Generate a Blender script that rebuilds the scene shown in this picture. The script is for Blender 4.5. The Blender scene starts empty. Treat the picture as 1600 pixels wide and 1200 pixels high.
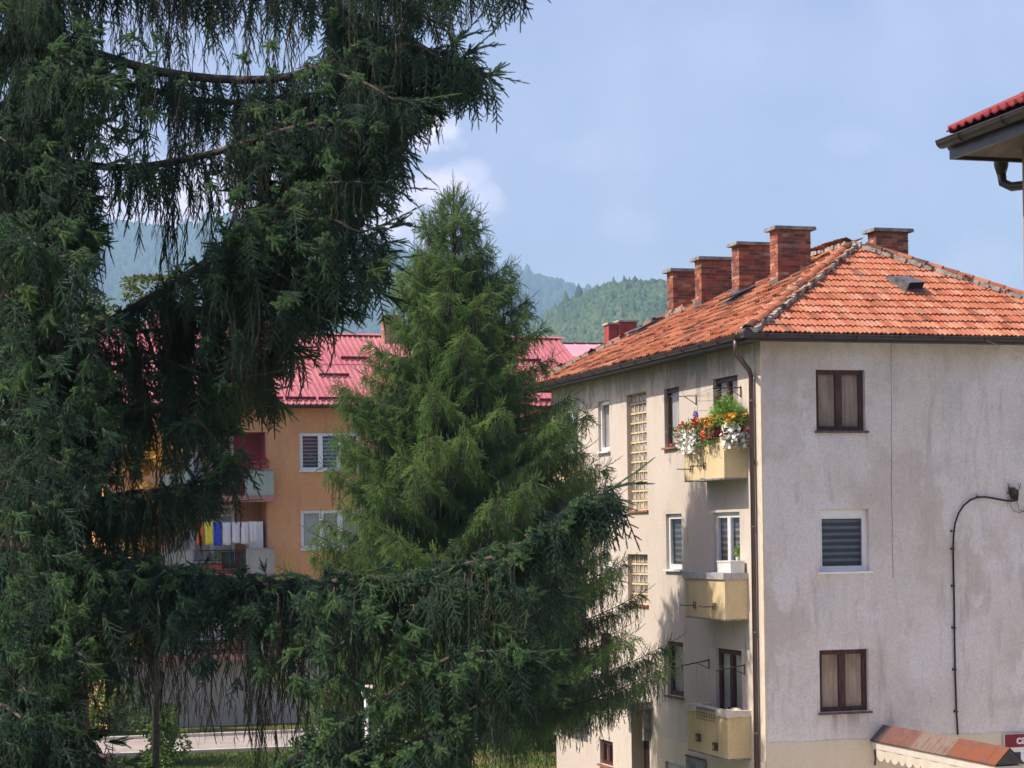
import bpy, math, random
import numpy as np
from mathutils import Vector, Matrix, Euler

random.seed(7); rng = np.random.default_rng(7)
R = math.radians
scene = bpy.context.scene
col = scene.collection

# ------------------------------------------------------------------ camera, sky, sun, exposure
EYE = 6.6                      # camera height above the lawn
FPX, CPX, CPY, ROLL = 3200.0, 800.0, 837.0, 0.0145
cam_d = bpy.data.cameras.new('camera'); cam = bpy.data.objects.new('camera', cam_d); col.objects.link(cam)
cam_d.sensor_width = 36; cam_d.lens = 72.0; cam_d.shift_x = 0; cam_d.shift_y = 237/1600
cam_d.clip_start = 0.3; cam_d.clip_end = 20000
cam.matrix_world = Matrix.Translation((0, 0, EYE)) @ Matrix.Rotation(R(90), 4, 'X') @ Matrix.Rotation(-ROLL, 4, 'Z')
scene.camera = cam

SUN_EL, SUN_AZ = 50.0, 11.0     # sun from the left, a little behind the camera
sdir = Vector((-math.cos(R(SUN_AZ))*math.cos(R(SUN_EL)), -math.sin(R(SUN_AZ))*math.cos(R(SUN_EL)), math.sin(R(SUN_EL))))
sun_d = bpy.data.lights.new('sun', 'SUN'); sun = bpy.data.objects.new('sun', sun_d); col.objects.link(sun)
sun_d.energy = 2.5; sun_d.angle = R(0.55); sun_d.color = (1.0, 0.90, 0.76)
sun.rotation_euler = sdir.to_track_quat('Z', 'Y').to_euler(); sun.location = (-40, 0, 60)

world = bpy.data.worlds.new('World'); scene.world = world; world.use_nodes = True
wt = world.node_tree; wn, wl = wt.nodes, wt.links; wn.clear()
def WN(t, **k):
    n = wn.new(t)
    for a, b in k.items(): setattr(n, a, b)
    return n
wout = WN('ShaderNodeOutputWorld'); wbg = WN('ShaderNodeBackground'); wbg.inputs[1].default_value = 0.079
sky = WN('ShaderNodeTexSky'); sky.sky_type = 'NISHITA'; sky.sun_disc = False
sky.sun_elevation = R(SUN_EL); sky.sun_rotation = R(-90 - SUN_AZ); sky.air_density = 1.0; sky.dust_density = 2.6; sky.ozone_density = 2.5
SKY_TINT = (1.05, .865, .92)
tint = WN('ShaderNodeMix', data_type='RGBA', blend_type='MULTIPLY'); tint.inputs[0].default_value = 1
tint.inputs[7].default_value = (*SKY_TINT, 1)
wl.new(sky.outputs[0], tint.inputs[6])
# faint cumulus: soft windows of broken noise in fixed directions of the sky
tc = WN('ShaderNodeTexCoord'); sp = WN('ShaderNodeSeparateXYZ'); wl.new(tc.outputs['Generated'], sp.inputs[0])
def wm(op, a, b=None, clamp=False):
    n = WN('ShaderNodeMath', operation=op); n.use_clamp = clamp
    for i, v in enumerate((a, b)):
        if v is None: continue
        if isinstance(v, (int, float)): n.inputs[i].default_value = v
        else: wl.new(v, n.inputs[i])
    return n.outputs[0]
yy = wm('MAXIMUM', sp.outputs[1], 0.05)
rx = wm('DIVIDE', sp.outputs[0], yy); rz = wm('DIVIDE', sp.outputs[2], yy)
cmb = WN('ShaderNodeCombineXYZ'); wl.new(rx, cmb.inputs[0]); wl.new(rz, cmb.inputs[2])
nz = WN('ShaderNodeTexNoise'); nz.inputs['Scale'].default_value = 42; nz.inputs['Detail'].default_value = 8; nz.inputs['Roughness'].default_value = 0.58
wl.new(cmb.outputs[0], nz.inputs[0])
nzl = WN('ShaderNodeTexNoise'); nzl.inputs['Scale'].default_value = 11; nzl.inputs['Detail'].default_value = 5
wl.new(cmb.outputs[0], nzl.inputs[0])
tot = None
for (cx, cz, sx, sz, amp) in [(-.036, .199, .022, .0115, 1.0), (-.045, .203, .012, .008, .7), (-.036, .170, .026, .011, .8), (-.017, .176, .010, .009, .4), (-.014, .163, .014, .012, .45),
                              (-.15, .165, .10, .022, .9), (-.09, .150, .06, .018, .8), (.062, .150, .024, .010, .10), (.04, .185, .03, .012, .08), (-.060, .156, .022, .020, .75), (-.10, .20, .05, .02, .5),
                              (.172, .190, .018, .009, .10), (.235, .127, .03, .02, .16), (-.23, .185, .06, .03, .7), (.40, .17, .05, .02, .6), (-.45, .2, .07, .03, .7)]:
    a = wm('DIVIDE', wm('SUBTRACT', rx, cx), sx); b = wm('DIVIDE', wm('SUBTRACT', rz, cz), sz)
    q = wm('SUBTRACT', 1.0, wm('SQRT', wm('ADD', wm('MULTIPLY', a, a), wm('MULTIPLY', b, b))))
    q = wm('ADD', q, wm('MULTIPLY', wm('SUBTRACT', nz.outputs[0], .5), 2.4))
    q = wm('MULTIPLY', wm('MULTIPLY', q, 1.6, clamp=True), amp)
    tot = q if tot is None else wm('MAXIMUM', tot, q)
wisp = wm('MULTIPLY', wm('SUBTRACT', nzl.outputs[0], .38, clamp=True), 1.5)
tot = wm('ADD', wm('MULTIPLY', tot, .62), wm('MULTIPLY', wisp, .22), clamp=True)
front = wm('GREATER_THAN', sp.outputs[1], .1); tot = wm('MULTIPLY', tot, front)
cmix = WN('ShaderNodeMix', data_type='RGBA'); cmix.inputs[7].default_value = (10.5, 8.6, 9.4, 1)
wl.new(tot, cmix.inputs[0]); wl.new(tint.outputs[2], cmix.inputs[6])
wl.new(cmix.outputs[2], wbg.inputs[0]); wl.new(wbg.outputs[0], wout.inputs[0])

vs = scene.view_settings
vs.view_transform = 'Standard'; vs.look = 'None'; vs.gamma = 1; vs.use_curve_mapping = False; vs.exposure = 1.4
scene.cycles.max_bounces = 6; scene.cycles.diffuse_bounces = 3; scene.cycles.glossy_bounces = 3
scene.cycles.transparent_max_bounces = 12; scene.cycles.volume_bounces = 1
scene.cycles.use_adaptive_sampling = True; scene.cycles.use_denoising = True
scene.cycles.sample_clamp_indirect = 6

# ------------------------------------------------------------------ viewing geometry used to measure real positions
def ray(x, y):
    dx, dy = x-CPX, CPY-y; c, s = math.cos(ROLL), math.sin(ROLL)
    return (dx*c+dy*s)/FPX, (-dx*s+dy*c)/FPX
def P(x, y, Y):
    a, b = ray(x, y); return Vector((a*Y, Y, EYE+b*Y))

# ------------------------------------------------------------------ helpers
def tag(o, label=None, cat=None, group=None, kind=None):
    if label: o['label'] = label
    if cat: o['category'] = cat
    if group: o['group'] = group
    if kind: o['kind'] = kind
    return o
def empty(name, loc=(0, 0, 0), rz=0):
    o = bpy.data.objects.new(name, None); col.objects.link(o); o.location = loc; o.rotation_euler = (0, 0, rz)
    o.empty_display_size = .2
    return o
def obj(name, me, parent=None):
    o = bpy.data.objects.new(name, me); col.objects.link(o)
    if parent: o.parent = parent
    return o
class MB:
    def __init__(s): s.v = []; s.f = []; s.m = []; s.cm = 0
    def quad(s, *p):
        b = len(s.v); s.v += [tuple(q) for q in p]; s.f.append(tuple(range(b, b+len(p)))); s.m.append(s.cm)
    def box(s, x0, x1, y0, y1, z0, z1, M=None):
        c = [(x, y, z) for z in (z0, z1) for y in (y0, y1) for x in (x0, x1)]
        if M is not None: c = [tuple(M @ Vector(q)) for q in c]
        b = len(s.v); s.v += c
        for f in ((0, 2, 3, 1), (4, 5, 7, 6), (0, 1, 5, 4), (2, 6, 7, 3), (0, 4, 6, 2), (1, 3, 7, 5)):
            s.f.append(tuple(b+i for i in f)); s.m.append(s.cm)
    def tube(s, pts, rad, n=6, cap=True):
        pts = [Vector(p) for p in pts]; rads = rad if isinstance(rad, (list, tuple)) else [rad]*len(pts)
        b = len(s.v); prev = None
        for i, p in enumerate(pts):
            t = (pts[min(i+1, len(pts)-1)]-pts[max(i-1, 0)])
            if t.length < 1e-9: t = Vector((0, 0, 1))
            t.normalize()
            if prev is None:
                a = Vector((0, 0, 1)) if abs(t.z) < .9 else Vector((1, 0, 0)); u = t.cross(a).normalized()
            else:
                u = (prev - t*prev.dot(t))
                u = u.normalized() if u.length > 1e-6 else t.orthogonal().normalized()
            prev = u; w = t.cross(u)
            for k in range(n):
                a = 2*math.pi*k/n; s.v.append(tuple(p+(u*math.cos(a)+w*math.sin(a))*rads[i]))
        for i in range(len(pts)-1):
            for k in range(n):
                a = b+i*n+k; c = b+i*n+(k+1) % n
                s.f.append((a, c, c+n, a+n)); s.m.append(s.cm)
        if cap:
            s.f.append(tuple(b+k for k in range(n-1, -1, -1))); s.m.append(s.cm)
            e = b+(len(pts)-1)*n; s.f.append(tuple(e+k for k in range(n))); s.m.append(s.cm)
    def mesh(s, name, mats, smooth=False):
        me = bpy.data.meshes.new(name); me.from_pydata(s.v, [], s.f)
        if not isinstance(mats, (list, tuple)): mats = [mats]
        for m in mats: me.materials.append(m)
        if len(mats) > 1: me.polygons.foreach_set('material_index', s.m)
        if smooth: me.polygons.foreach_set('use_smooth', [True]*len(s.f))
        me.update(); return me
    def build(s, name, mats, parent=None, smooth=False):
        return obj(name, s.mesh(name, mats, smooth), parent)
def np_mesh(name, V, F, mat, smooth=False):
    """V (n,3), F (m,3|4) arrays"""
    me = bpy.data.meshes.new(name); V = np.asarray(V, np.float32); F = np.asarray(F, np.int32); k = F.shape[1]
    me.vertices.add(len(V)); me.vertices.foreach_set('co', V.ravel())
    me.loops.add(F.size); me.loops.foreach_set('vertex_index', F.ravel())
    me.polygons.add(len(F)); me.polygons.foreach_set('loop_start', np.arange(0, F.size, k, dtype=np.int32))
    me.polygons.foreach_set('loop_total', np.full(len(F), k, np.int32))
    if smooth: me.polygons.foreach_set('use_smooth', np.ones(len(F), bool))
    me.materials.append(mat); me.update(calc_edges=True); me.validate(); return me

# ------------------------------------------------------------------ materials
class NT:
    def __init__(s, name):
        s.m = bpy.data.materials.new(name); s.m.use_nodes = True; s.t = s.m.node_tree
        s.b = s.t.nodes['Principled BSDF']; s.pos = None
    def n(s, typ, **k):
        x = s.t.nodes.new(typ)
        for a, b in k.items(): setattr(x, a, b)
        return x
    def l(s, a, b): s.t.links.new(a, b)
    def p(s, scale=(1, 1, 1), local=True):
        g = s.n('ShaderNodeTexCoord') if local else s.n('ShaderNodeNewGeometry')
        mp = s.n('ShaderNodeMapping'); mp.inputs['Scale'].default_value = scale
        s.l(g.outputs['Object'] if local else g.outputs['Position'], mp.inputs[0]); return mp.outputs[0]
    def noise(s, sc, det=5, rough=.55, stretch=(1, 1, 1), local=False):
        x = s.n('ShaderNodeTexNoise'); x.inputs['Scale'].default_value = sc; x.inputs['Detail'].default_value = det
        x.inputs['Roughness'].default_value = rough; s.l(s.p(stretch, local), x.inputs[0]); return x.outputs[0]
    def math(s, op, a, b=None, clamp=False):
        x = s.n('ShaderNodeMath', operation=op); x.use_clamp = clamp
        for i, v in enumerate((a, b)):
            if v is None: continue
            if isinstance(v, (int, float)): x.inputs[i].default_value = v
            else: s.l(v, x.inputs[i])
        return x.outputs[0]
    def ramp(s, fac, lo, hi):     # clamp remap
        x = s.n('ShaderNodeMapRange'); x.inputs[1].default_value = lo; x.inputs[2].default_value = hi; x.interpolation_type = 'SMOOTHSTEP'
        s.l(fac, x.inputs[0]); return x.outputs[0]
    def mix(s, fac, a, b, mode='MIX'):
        x = s.n('ShaderNodeMix', data_type='RGBA', blend_type=mode)
        for i, v in ((0, fac), (6, a), (7, b)):
            if isinstance(v, (int, float)): x.inputs[i].default_value = v
            elif isinstance(v, (tuple, list)): x.inputs[i].default_value = (*v[:3], 1)
            else: s.l(v, x.inputs[i])
        return x.outputs[2]
    def rnd(s):
        g = s.n('ShaderNodeNewGeometry'); o = s.n('ShaderNodeObjectInfo')
        return s.math('FRACT', s.math('ADD', g.outputs['Random Per Island'], o.outputs['Random']))
    def bump(s, h, strength, dist=.01):
        x = s.n('ShaderNodeBump'); x.inputs['Strength'].default_value = strength; x.inputs['Distance'].default_value = dist
        s.l(h, x.inputs['Height']); s.l(x.outputs[0], s.b.inputs['Normal'])
    def done(s, colr, rough=.8, spec=.3, metal=0):
        if isinstance(colr, (tuple, list)): s.b.inputs['Base Color'].default_value = (*colr[:3], 1)
        else: s.l(colr, s.b.inputs['Base Color'])
        s.b.inputs['Roughness'].default_value = rough; s.b.inputs['Specular IOR Level'].default_value = spec
        s.b.inputs['Metallic'].default_value = metal; return s.m
def simple(name, c, rough=.7, var=.12, sc=4, bump=0, bsc=60, metal=0, spec=.3, rnd=0, stretch=(1, 1, 1), dist=.01, c2=None):
    t = NT(name); lo = tuple(x*(1-var) for x in c); hi = c2 or tuple(min(1, x*(1+var)) for x in c)
    k = t.mix(t.ramp(t.noise(sc, stretch=stretch), .35, .65), lo, hi)
    if rnd:
        r = t.rnd(); v = t.math('ADD', t.math('MULTIPLY', r, rnd*2), 1-rnd)
        cc = t.n('ShaderNodeCombineColor'); [t.l(v, cc.inputs[i]) for i in range(3)]
        k = t.mix(1.0, k, cc.outputs[0], 'MULTIPLY')
    if bump: t.bump(t.noise(bsc, 4), bump, dist)
    return t.done(k, rough, spec, metal)

GRAIN = dict(rough_grey_render=.34)
def plaster(name, base, light, dark, stain, grain, cyan=None, streak=.5, patch=.5, bump=.6, bdist=.02):
    t = NT(name)
    k = t.mix(t.ramp(t.noise(.55, 5, .6), .36, .64), base, light)
    k = t.mix(t.math('MULTIPLY', t.ramp(t.noise(.9, 6, .65, (1, 1, .45)), .54, .68), patch), k, dark)
    k = t.mix(t.math('MULTIPLY', t.ramp(t.noise(3.2, 6, .7, (1, 1, .16)), .5, .75), streak), k, stain)
    if cyan: k = t.mix(t.math('MULTIPLY', t.ramp(t.noise(1.5, 5, .6), .58, .66), .7), k, cyan)
    if name == 'rough_grey_render':
        k = t.mix(t.math('MULTIPLY', t.ramp(t.noise(.38, 6, .68), .47, .60), .55), k, (.53, .465, .41))
        k = t.mix(t.math('MULTIPLY', t.ramp(t.noise(1.1, 5, .6, (1, 1, .6)), .56, .62), .6), k, (.80, .78, .79))
        tc_ = t.n('ShaderNodeTexCoord'); s3 = t.n('ShaderNodeSeparateXYZ'); t.l(tc_.outputs['Object'], s3.inputs[0])
        for (xa, xb, za, zb, c_) in ((1.15, 2.35, 7.3, 8.58, (.70, .68, .68)), (1.2, 2.35, 4.5, 5.78, (.78, .76, .76)), (1.1, 2.3, 2.5, 2.97, (.40, .34, .29))):
            m_ = t.math('MULTIPLY', t.math('GREATER_THAN', s3.outputs[0], xa), t.math('LESS_THAN', s3.outputs[0], xb))
            f_ = t.n('ShaderNodeMapRange'); f_.inputs[1].default_value = za; f_.inputs[2].default_value = zb; t.l(s3.outputs[2], f_.inputs[0]); f_.clamp = True
            m_ = t.math('MULTIPLY', t.math('MULTIPLY', m_, t.math('LESS_THAN', s3.outputs[2], zb)), f_.outputs[0])
            k = t.mix(t.math('MULTIPLY', m_, t.ramp(t.noise(7, 4, .7, (1, 1, .06)), .42, .62)), k, c_)
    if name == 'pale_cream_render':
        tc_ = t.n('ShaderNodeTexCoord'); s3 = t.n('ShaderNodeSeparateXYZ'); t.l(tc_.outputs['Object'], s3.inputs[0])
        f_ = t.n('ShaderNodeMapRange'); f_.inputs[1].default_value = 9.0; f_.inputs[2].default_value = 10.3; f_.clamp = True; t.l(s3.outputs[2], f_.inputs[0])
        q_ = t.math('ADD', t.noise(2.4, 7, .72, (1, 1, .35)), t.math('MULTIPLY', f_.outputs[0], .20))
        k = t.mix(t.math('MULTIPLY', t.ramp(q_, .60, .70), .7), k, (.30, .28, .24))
        k = t.mix(t.math('MULTIPLY', t.ramp(t.noise(1.3, 6, .7, (1, 1, .5)), .58, .66), .5), k, (.50, .44, .36))
    g = t.ramp(t.noise(grain, 3, .7), .30, .70)
    k = t.mix(t.math('MULTIPLY', g, GRAIN.get(name, .25)), k, tuple(x*.5 for x in base))
    sp_ = t.ramp(t.noise(grain*.35, 4, .75), .66, .74)
    k = t.mix(t.math('MULTIPLY', sp_, .45), k, tuple(x*.5 for x in dark))
    h = t.math('ADD', t.noise(grain*.8, 4, .7), t.math('MULTIPLY', t.noise(6, 4), 1.5))
    t.bump(h, bump, bdist)
    return t.done(k, .92, .15)
M = {}
M['grey_render'] = plaster('rough_grey_render', (.70, .645, .60), (.76, .72, .705), (.54, .485, .435), (.34, .29, .25), 22, (.64, .635, .65), .6, .85, .8, .02)
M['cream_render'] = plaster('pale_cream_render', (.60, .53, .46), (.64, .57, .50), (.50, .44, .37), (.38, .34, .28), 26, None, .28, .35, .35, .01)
M['plinth_render'] = plaster('sand_plinth_render', (.66, .58, .44), (.70, .63, .50), (.58, .50, .38), (.34, .28, .20), 30, None, .3, .4, .4, .01)
M['yellow_render'] = plaster('yellow_balcony_render', (.70, .55, .31), (.74, .60, .37), (.58, .48, .30), (.34, .29, .20), 22, None, .55, .6, .3, .01)
M['orange_render'] = plaster('orange_render', (.68, .325, .15), (.71, .37, .18), (.58, .28, .14), (.46, .23, .13), 14, None, .55, .7, .4, .02)
M['pink_render'] = simple('dusty_pink_render', (.42, .20, .17), .9, .12, 3, .3, 40)
M['red_render'] = simple('raspberry_red_render', (.42, .07, .09), .9, .1, 3, .3, 40)
M['beige_render'] = plaster('beige_base_render', (.40, .35, .31), (.45, .40, .36), (.33, .28, .25), (.25, .22, .19), 16, None, .3, .4, .3, .02)
M['stripe'] = simple('corner_paint', (.66, .56, .42), .8, .08, 6, .2, 50)
def tile_mat():
    t = NT('clay_tile'); r = t.rnd()
    cr = t.n('ShaderNodeValToRGB'); e = cr.color_ramp.elements
    e[0].position = 0; e[0].color = (.22, .075, .040, 1); e[1].position = 1; e[1].color = (.50, .22, .125, 1)
    for p, c in ((.12, (.38, .125, .065)), (.45, (.42, .15, .085)), (.75, (.42, .165, .095)), (.93, (.45, .22, .15))):
        x = e.new(p); x.color = (*c, 1)
    t.l(r, cr.inputs[0])
    k = t.mix(t.math('MULTIPLY', t.ramp(t.noise(1.7, 6, .72), .57, .66), .6), cr.outputs[0], (.19, .155, .115))
    k = t.mix(t.math('MULTIPLY', t.ramp(t.noise(28, 3, .7), .45, .75), .35), k, (.30, .10, .06))
    t.bump(t.noise(60, 3), .3, .005); return t.done(k, .85, .2)
M['tile'] = tile_mat()
def old_tile_mat():
    t = NT('weathered_clay_tile'); r = t.rnd()
    cr = t.n('ShaderNodeValToRGB'); e = cr.color_ramp.elements
    e[0].position = 0; e[0].color = (.09, .04, .028, 1); e[1].position = 1; e[1].color = (.44, .19, .10, 1)
    for p, c in ((.2, (.22, .075, .042)), (.5, (.34, .11, .055)), (.8, (.42, .16, .085))):
        x = e.new(p); x.color = (*c, 1)
    t.l(r, cr.inputs[0])
    k = t.mix(t.math('MULTIPLY', t.ramp(t.noise(1.2, 6, .7), .52, .68), .6), cr.outputs[0], (.15, .10, .075))
    t.bump(t.noise(60, 3), .3, .005); return t.done(k, .88, .15)
M['old_tile'] = old_tile_mat()
M['under'] = simple('roof_underlay', (.10, .045, .03), .95)
M['mortar'] = simple('grey_mortar', (.36, .33, .29), .95, .25, 8, .8, 30, dist=.02)
def brick_mat():
    t = NT('old_chimney_brick'); r = t.rnd()
    cr = t.n('ShaderNodeValToRGB'); e = cr.color_ramp.elements
    e[0].position = 0; e[0].color = (.16, .055, .04, 1); e[1].position = 1; e[1].color = (.50, .30, .21, 1)
    for p, c in ((.3, (.28, .09, .06)), (.6, (.35, .12, .078)), (.85, (.42, .18, .105))):
        x = e.new(p); x.color = (*c, 1)
    t.l(r, cr.inputs[0])
    k = t.mix(t.math('MULTIPLY', t.ramp(t.noise(2.6, 6, .7), .46, .62), .7), cr.outputs[0], (.11, .075, .062)); k = t.mix(t.math('MULTIPLY', t.ramp(t.noise(7, 5, .7), .60, .70), .5), k, (.40, .34, .29))
    t.bump(t.noise(70, 3), .5, .01); return t.done(k, .92, .1)
M['brick'] = brick_mat()
M['concrete'] = simple('weathered_concrete', (.24, .23, .22), .9, .3, 6, .6, 40, rnd=.05)
M['zinc'] = simple('dull_zinc_flashing', (.16, .155, .16), .5, .25, 6, .2, 20, metal=.5)
M['gutter'] = simple('dark_brown_gutter', (.050, .036, .036), .38, .2, 5, spec=.5)
M['pipe'] = simple('brown_downpipe', (.075, .042, .042), .35, .15, 3, spec=.5)
M['wood'] = simple('dark_brown_window_wood', (.075, .030, .028), .5, .35, 14, .4, 50, stretch=(1, 1, .2))
M['pvc'] = simple('white_window_plastic', (.78, .78, .80), .35, .03, 4, spec=.5)
M['sill'] = simple('grey_brown_sill', (.10, .075, .07), .6, .25, 8)
M['rust_sill'] = simple('rusty_sill', (.28, .12, .07), .85, .35, 10)
M['dark'] = simple('dark_room', (.018, .016, .016), .9)
M['curtain'] = simple('brown_net_curtain', (.50, .36, .27), .9, .15, 5, .3, 12, stretch=(1, 1, .3))
M['pale_curtain'] = simple('pale_net_curtain', (.55, .50, .46), .9, .12, 6, .3, 12, stretch=(4, 4, .3))
M['blind_dark'] = simple('dark_roller_blind', (.065, .06, .08), .8, .1, 4)
M['blind_blue'] = simple('grey_blue_roller_blind', (.17, .19, .24), .8, .1, 4)
M['blind_mauve'] = simple('mauve_roller_blind', (.30, .24, .26), .8, .1, 4)
M['blind_sky'] = simple('light_blue_roller_blind', (.30, .40, .62), .8, .1, 4)
M['beige_box'] = simple('beige_shutter_box', (.55, .44, .32), .6, .06, 4)
def glass():
    t = NT('window_glass'); ns = t.t.nodes; out = ns['Material Output']
    tr = t.n('ShaderNodeBsdfTransparent'); tr.inputs[0].default_value = (.86, .90, .92, 1)
    gl = t.n('ShaderNodeBsdfGlossy'); gl.inputs['Roughness'].default_value = .03
    fr = t.n('ShaderNodeFresnel'); fr.inputs[0].default_value = 1.5
    f = t.math('MINIMUM', t.math('MULTIPLY', fr.outputs[0], .9, True), .16)
    mx = t.n('ShaderNodeMixShader'); t.l(f, mx.inputs[0]); t.l(tr.outputs[0], mx.inputs[1]); t.l(gl.outputs[0], mx.inputs[2])
    b = t.n('ShaderNodeBump'); b.inputs['Strength'].default_value = .08; b.inputs['Distance'].default_value = .02
    t.l(t.noise(1.6, 2), b.inputs['Height']); t.l(b.outputs[0], gl.inputs['Normal'])
    ns.remove(t.b); t.l(mx.outputs[0], out.inputs[0]); return t.m
M['glass'] = glass()
M['glass_block'] = simple('cloudy_glass_block', (.34, .29, .27), .18, .3, 9, .5, 14, spec=.7, rnd=.35)
M['block_mortar'] = simple('cream_block_joint', (.62, .53, .32), .8, .1, 8)
def red_sheet():
    t = NT('strawberry_red_sheet'); k = t.mix(t.ramp(t.noise(.35, 5, .6), .35, .65), (.42, .125, .14), (.50, .175, .19))
    k = t.mix(t.math('MULTIPLY', t.ramp(t.noise(1.5, 6, .7, (1, .22, .22)), .52, .72), .5), k, (.56, .27, .28))
    k = t.mix(t.math('MULTIPLY', t.ramp(t.noise(2.2, 6, .75, (1, .3, .3)), .60, .72), .45), k, (.26, .10, .10)); return t.done(k, .5, .4)
M['roof_red'] = red_sheet()
M['roof_red_dark'] = simple('dark_red_trim', (.16, .022, .035), .5, .1, 2)
M['roof_pink'] = simple('dusty_pink_sheet', (.58, .31, .37), .5, .08, .6, spec=.5)
M['red_brick_paint'] = simple('red_painted_render', (.30, .055, .05), .85, .15, 4)
M['parapet_green'] = plaster('pale_green_concrete', (.36, .40, .34), (.40, .44, .38), (.30, .33, .28), (.22, .22, .19), 18, None, .5, .5, .3, .01)
M['parapet_grey'] = plaster('stained_grey_concrete', (.38, .36, .32), (.44, .42, .38), (.30, .28, .25), (.20, .18, .16), 18, None, .6, .5, .3, .01)
M['black'] = simple('black_cable_sheath', (.018, .014, .017), .5)
M['iron'] = simple('rusty_dark_iron', (.055, .035, .03), .7, .4, 20)
M['white'] = simple('white_enamel', (.75, .74, .72), .4, .04, 3, spec=.5)
M['white_cloth'] = simple('white_cotton', (.66, .65, .68), .95, .06, 5, .3, 8, stretch=(4, 4, .4))
M['line_wire'] = simple('thin_grey_wire', (.35, .34, .33), .5)
M['door_red'] = simple('red_brown_door_wood', (.25, .045, .030), .45, .2, 8, .2, 30, stretch=(1, 1, .2))
M['door_dark'] = simple('dark_door_panel', (.035, .018, .018), .4, .2, 8)

# ------------------------------------------------------------------ ground, path, hills, air
def ground():
    t = NT('lawn_earth')
    k = t.mix(t.ramp(t.noise(.18, 5), .4, .6), (.075, .11, .030), (.12, .135, .045))
    k = t.mix(t.ramp(t.noise(1.6, 5), .52, .7), k, (.16, .14, .06))
    t.bump(t.noise(12, 4), .6, .05); m = t.done(k, .95, .1)
    g = MB(); xs = [-5600, -800, -150, -30, -12, 0, 12, 30, 150, 800, 5600]; ys = [-2100, -400, -20, 5, 20, 35, 50, 62, 74, 90, 150, 400, 1000, 5800]
    for i in range(len(xs)-1):
        for j in range(len(ys)-1):
            g.quad((xs[i], ys[j], 0), (xs[i+1], ys[j], 0), (xs[i+1], ys[j+1], 0), (xs[i], ys[j+1], 0))
    tag(g.build('ground', m), kind='structure')
ground()
CX0, CY0 = .1225*40.4, 40.4
def pavement():
    m = simple('pale_asphalt_path', (.34, .30, .27), .95, .12, 1.2, .4, 40)
    g = MB(); a = MB()
    def strip(mb, y0, y1, z0, z1):     # path crosses in front of the orange building, bending a little
        for i in range(30):
            xa, xb = -26+i*1.6, -26+(i+1)*1.6
            f = lambda x: .26*(x+10)
            mb.v += [(xa, y0+f(xa), z0), (xb, y0+f(xb), z0), (xb, y1+f(xb), z0), (xa, y1+f(xa), z0), (xa, y0+f(xa), z1), (xb, y0+f(xb), z1), (xb, y1+f(xb), z1), (xa, y1+f(xa), z1)]
            b = len(mb.v)-8
            for q in ((4, 5, 6, 7), (0, 1, 5, 4), (3, 7, 6, 2)): mb.f.append(tuple(b+k for k in q)); mb.m.append(0)
    t_ = MB(); t_.v = [tuple(Vector((CX0, CY0, 0))+Vector((math.cos(R(16.8)), math.sin(R(16.8)), 0))*a_+Vector((-math.sin(R(16.8)), math.cos(R(16.8)), 0))*b_+Vector((0, 0, .03))) for a_, b_ in ((-5, -.05), (26, -.05), (26, -60), (-5, -60))]; t_.f = [(0, 1, 2, 3)]; t_.m = [0]
    tag(t_.build('pavement', simple('pale_bounce_yard', (.60, .54, .46), .95, .12, 1.5, .4, 40)), kind='structure')  # unseen yard, widened and paled to bounce sunlight onto the end wall
    strip(g, 63.4, 68.6, -.05, .03); tag(g.build('path', m), kind='structure')
    km = simple('pale_kerb_stone', (.50, .45, .40), .9, .1, 3)
    strip(a, 63.1, 63.38, -.05, .13); strip(a, 68.62, 68.9, -.05, .13); tag(a.build('kerb', km), kind='structure')
pavement()

def interp(x, pts):
    return np.interp(x, [p[0] for p in pts], [p[1] for p in pts])
def hsh(a, b): return np.sin(a*12.9898+b*78.233)
def ridge_noise(r, y, sc, amp, seed=0):
    v = 0
    for o in range(4):
        f = sc*2**o; v = v + amp/2**o*np.sin(r*f+seed*1.7+o*2.1+1.3*np.sin(y*.0021*2**o+seed))*np.cos(y*.0013*2**o+o+seed)
    return v
skyA = [ray(*p) for p in [(-2400, 520), (-1500, 420), (-900, 330), (-500, 300), (-200, 280), (0, 292), (120, 305), (170, 352), (270, 362), (330, 348), (400, 338), (480, 342), (543, 361), (573, 373), (633, 399), (720, 418), (802, 428), (840, 437), (905, 457), (1000, 476), (1200, 500), (1600, 520), (2200, 500), (3000, 480), (4000, 540)]]
skyB = [ray(*p) for p in [(-3000, 640), (0, 640), (600, 600), (760, 560), (830, 520), (862, 492), (900, 474), (932, 460), (955, 452), (990, 449), (1045, 447), (1150, 450), (1300, 480), (1500, 520), (1800, 520), (2300, 500), (3200, 500), (4500, 560)]]
def hill(name, skyl, y0, ys, ye, mat, rlo, rhi, nr, ny, rough, seed):
    r = np.linspace(rlo, rhi, nr); e = interp(r, skyl)
    yv = np.concatenate([np.linspace(y0, ys, ny), np.linspace(ys, ye, 6)[1:]])
    RR, YY = np.meshgrid(r, yv, indexing='ij'); EE = np.repeat(e[:, None], len(yv), 1)
    s = np.clip((YY-y0)/(ys-y0), 0, 1); prof = s**1.25*(1-.0*s)
    top = EE*ys
    Z = top*prof + ridge_noise(RR*1.0, YY, 60, rough, seed)*np.sin(np.pi*s)*s
    Z = np.where(YY > ys, top*(1-((YY-ys)/(ye-ys))*.5), Z) + 0
    X = RR*YY; V = np.stack([X, YY, Z+EYE*s], -1).reshape(-1, 3); n2 = len(yv)
    i, j = np.meshgrid(np.arange(nr-1), np.arange(n2-1), indexing='ij'); a = (i*n2+j).ravel()
    F = np.stack([a, a+n2, a+n2+1, a+1], 1)
    o = obj(name, np_mesh(name, V, F, mat, True)); tag(o, kind='structure')
    return r, yv, Z+EYE*s
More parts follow.
